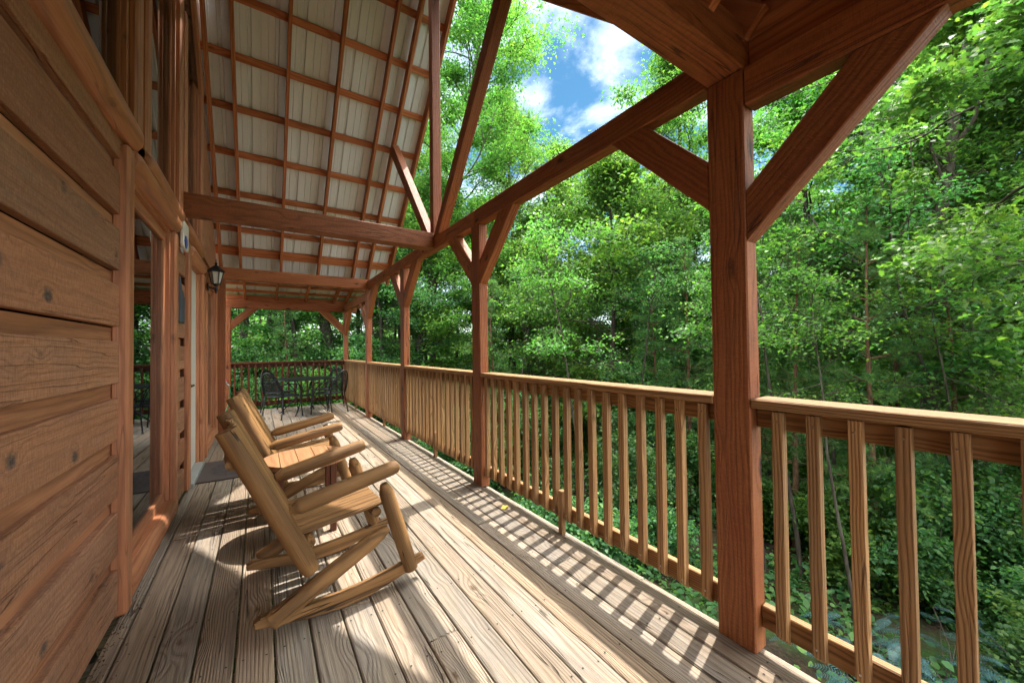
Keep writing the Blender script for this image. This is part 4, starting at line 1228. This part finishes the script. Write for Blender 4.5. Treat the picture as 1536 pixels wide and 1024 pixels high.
for i in (0, 1):
    dv = wn('ShaderNodeMath', operation='DIVIDE'); nt.links.new(sx.outputs[i], dv.inputs[0]); nt.links.new(mz.outputs[0], dv.inputs[1]); nt.links.new(dv.outputs[0], cb.inputs[i])
nz = wn('ShaderNodeTexNoise'); nt.links.new(cb.outputs[0], nz.inputs['Vector']); nz.inputs['Scale'].default_value = 2.3; nz.inputs['Detail'].default_value = 9; nz.inputs['Roughness'].default_value = .6; nz.inputs['Distortion'].default_value = .25
cr = wn('ShaderNodeMapRange', interpolation_type='SMOOTHSTEP'); nt.links.new(nz.outputs['Fac'], cr.inputs[0]); cr.inputs[1].default_value = .43; cr.inputs[2].default_value = .64; cr.clamp = True
def wmath(op, a, b, cl=False):
    nd = wn('ShaderNodeMath', operation=op); nd.use_clamp = cl
    for i, q in enumerate((a, b)):
        if isinstance(q, (int, float)): nd.inputs[i].default_value = q
        else: nt.links.new(q, nd.inputs[i])
    return nd.outputs[0]
def wrange(a, x0, x1, y0, y1):
    nd = wn('ShaderNodeMapRange', interpolation_type='SMOOTHSTEP'); nt.links.new(a, nd.inputs[0])
    for i, q in enumerate((x0, x1, y0, y1)): nd.inputs[i + 1].default_value = q
    return nd.outputs[0]
# cloud cover: thin broken cloud to the north-east, extra bright cloud added overhead and behind the view as unseen fill light
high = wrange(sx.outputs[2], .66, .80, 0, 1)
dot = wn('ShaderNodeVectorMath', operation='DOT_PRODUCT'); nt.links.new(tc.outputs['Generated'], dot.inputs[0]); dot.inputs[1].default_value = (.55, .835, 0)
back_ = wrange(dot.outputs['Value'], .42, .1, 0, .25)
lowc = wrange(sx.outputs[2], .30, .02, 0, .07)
fill_cloud = wmath('MAXIMUM', high, back_)  # mask of the added fill cloud, all of it out of view
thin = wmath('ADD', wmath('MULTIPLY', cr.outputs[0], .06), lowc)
fac = wmath('ADD', thin, wmath('MULTIPLY', fill_cloud, .8), True)
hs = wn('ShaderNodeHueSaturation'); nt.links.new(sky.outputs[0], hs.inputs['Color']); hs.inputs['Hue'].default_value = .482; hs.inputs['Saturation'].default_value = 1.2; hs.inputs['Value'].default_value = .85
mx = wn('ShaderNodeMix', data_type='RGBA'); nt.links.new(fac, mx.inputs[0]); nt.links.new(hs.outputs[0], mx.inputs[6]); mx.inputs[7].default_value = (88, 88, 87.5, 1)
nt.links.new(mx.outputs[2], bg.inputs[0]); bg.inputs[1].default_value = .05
L = bpy.data.lights.new('sun', 'SUN'); L.energy = 2.1; L.angle = rad(.5); L.color = (1, .955, .885)
so = link(bpy.data.objects.new('sun', L))
sd = Vector((.968 * math.cos(EL), .25 * math.cos(EL), math.sin(EL)))
so.rotation_euler = sd.to_track_quat('Z', 'Y').to_euler(); so.location = (6, 3, 20)

cam = bpy.data.cameras.new('camera'); co = link(bpy.data.objects.new('camera', cam)); scene.camera = co
cam.sensor_width = 36; cam.lens = 569.16 / 1536 * 36; cam.clip_start = .02; cam.clip_end = 3000
yaw, pitch, roll = .5852, .019, -.0126
f = Vector((math.sin(yaw) * math.cos(pitch), math.cos(yaw) * math.cos(pitch), math.sin(pitch)))
r = Vector((math.cos(yaw), -math.sin(yaw), 0)); u = r.cross(f)
r2 = r * math.cos(roll) + u * math.sin(roll); u2 = -r * math.sin(roll) + u * math.cos(roll)
co.matrix_world = Matrix(((r2.x, u2.x, -f.x, 0), (r2.y, u2.y, -f.y, 0), (r2.z, u2.z, -f.z, 1.2935), (0, 0, 0, 1)))

vs = scene.view_settings
vs.view_transform = 'Standard'; vs.look = 'None'; vs.gamma = 1; vs.use_curve_mapping = False; vs.exposure = 2.08
cy = scene.cycles
cy.max_bounces = 10; cy.diffuse_bounces = 6; cy.glossy_bounces = 3; cy.transmission_bounces = 4; cy.transparent_max_bounces = 8
cy.sample_clamp_indirect = 8; cy.caustics_reflective = False; cy.caustics_refractive = False
try:
    cy.use_denoising = True; cy.denoiser = 'OPENIMAGEDENOISE'
except Exception: pass
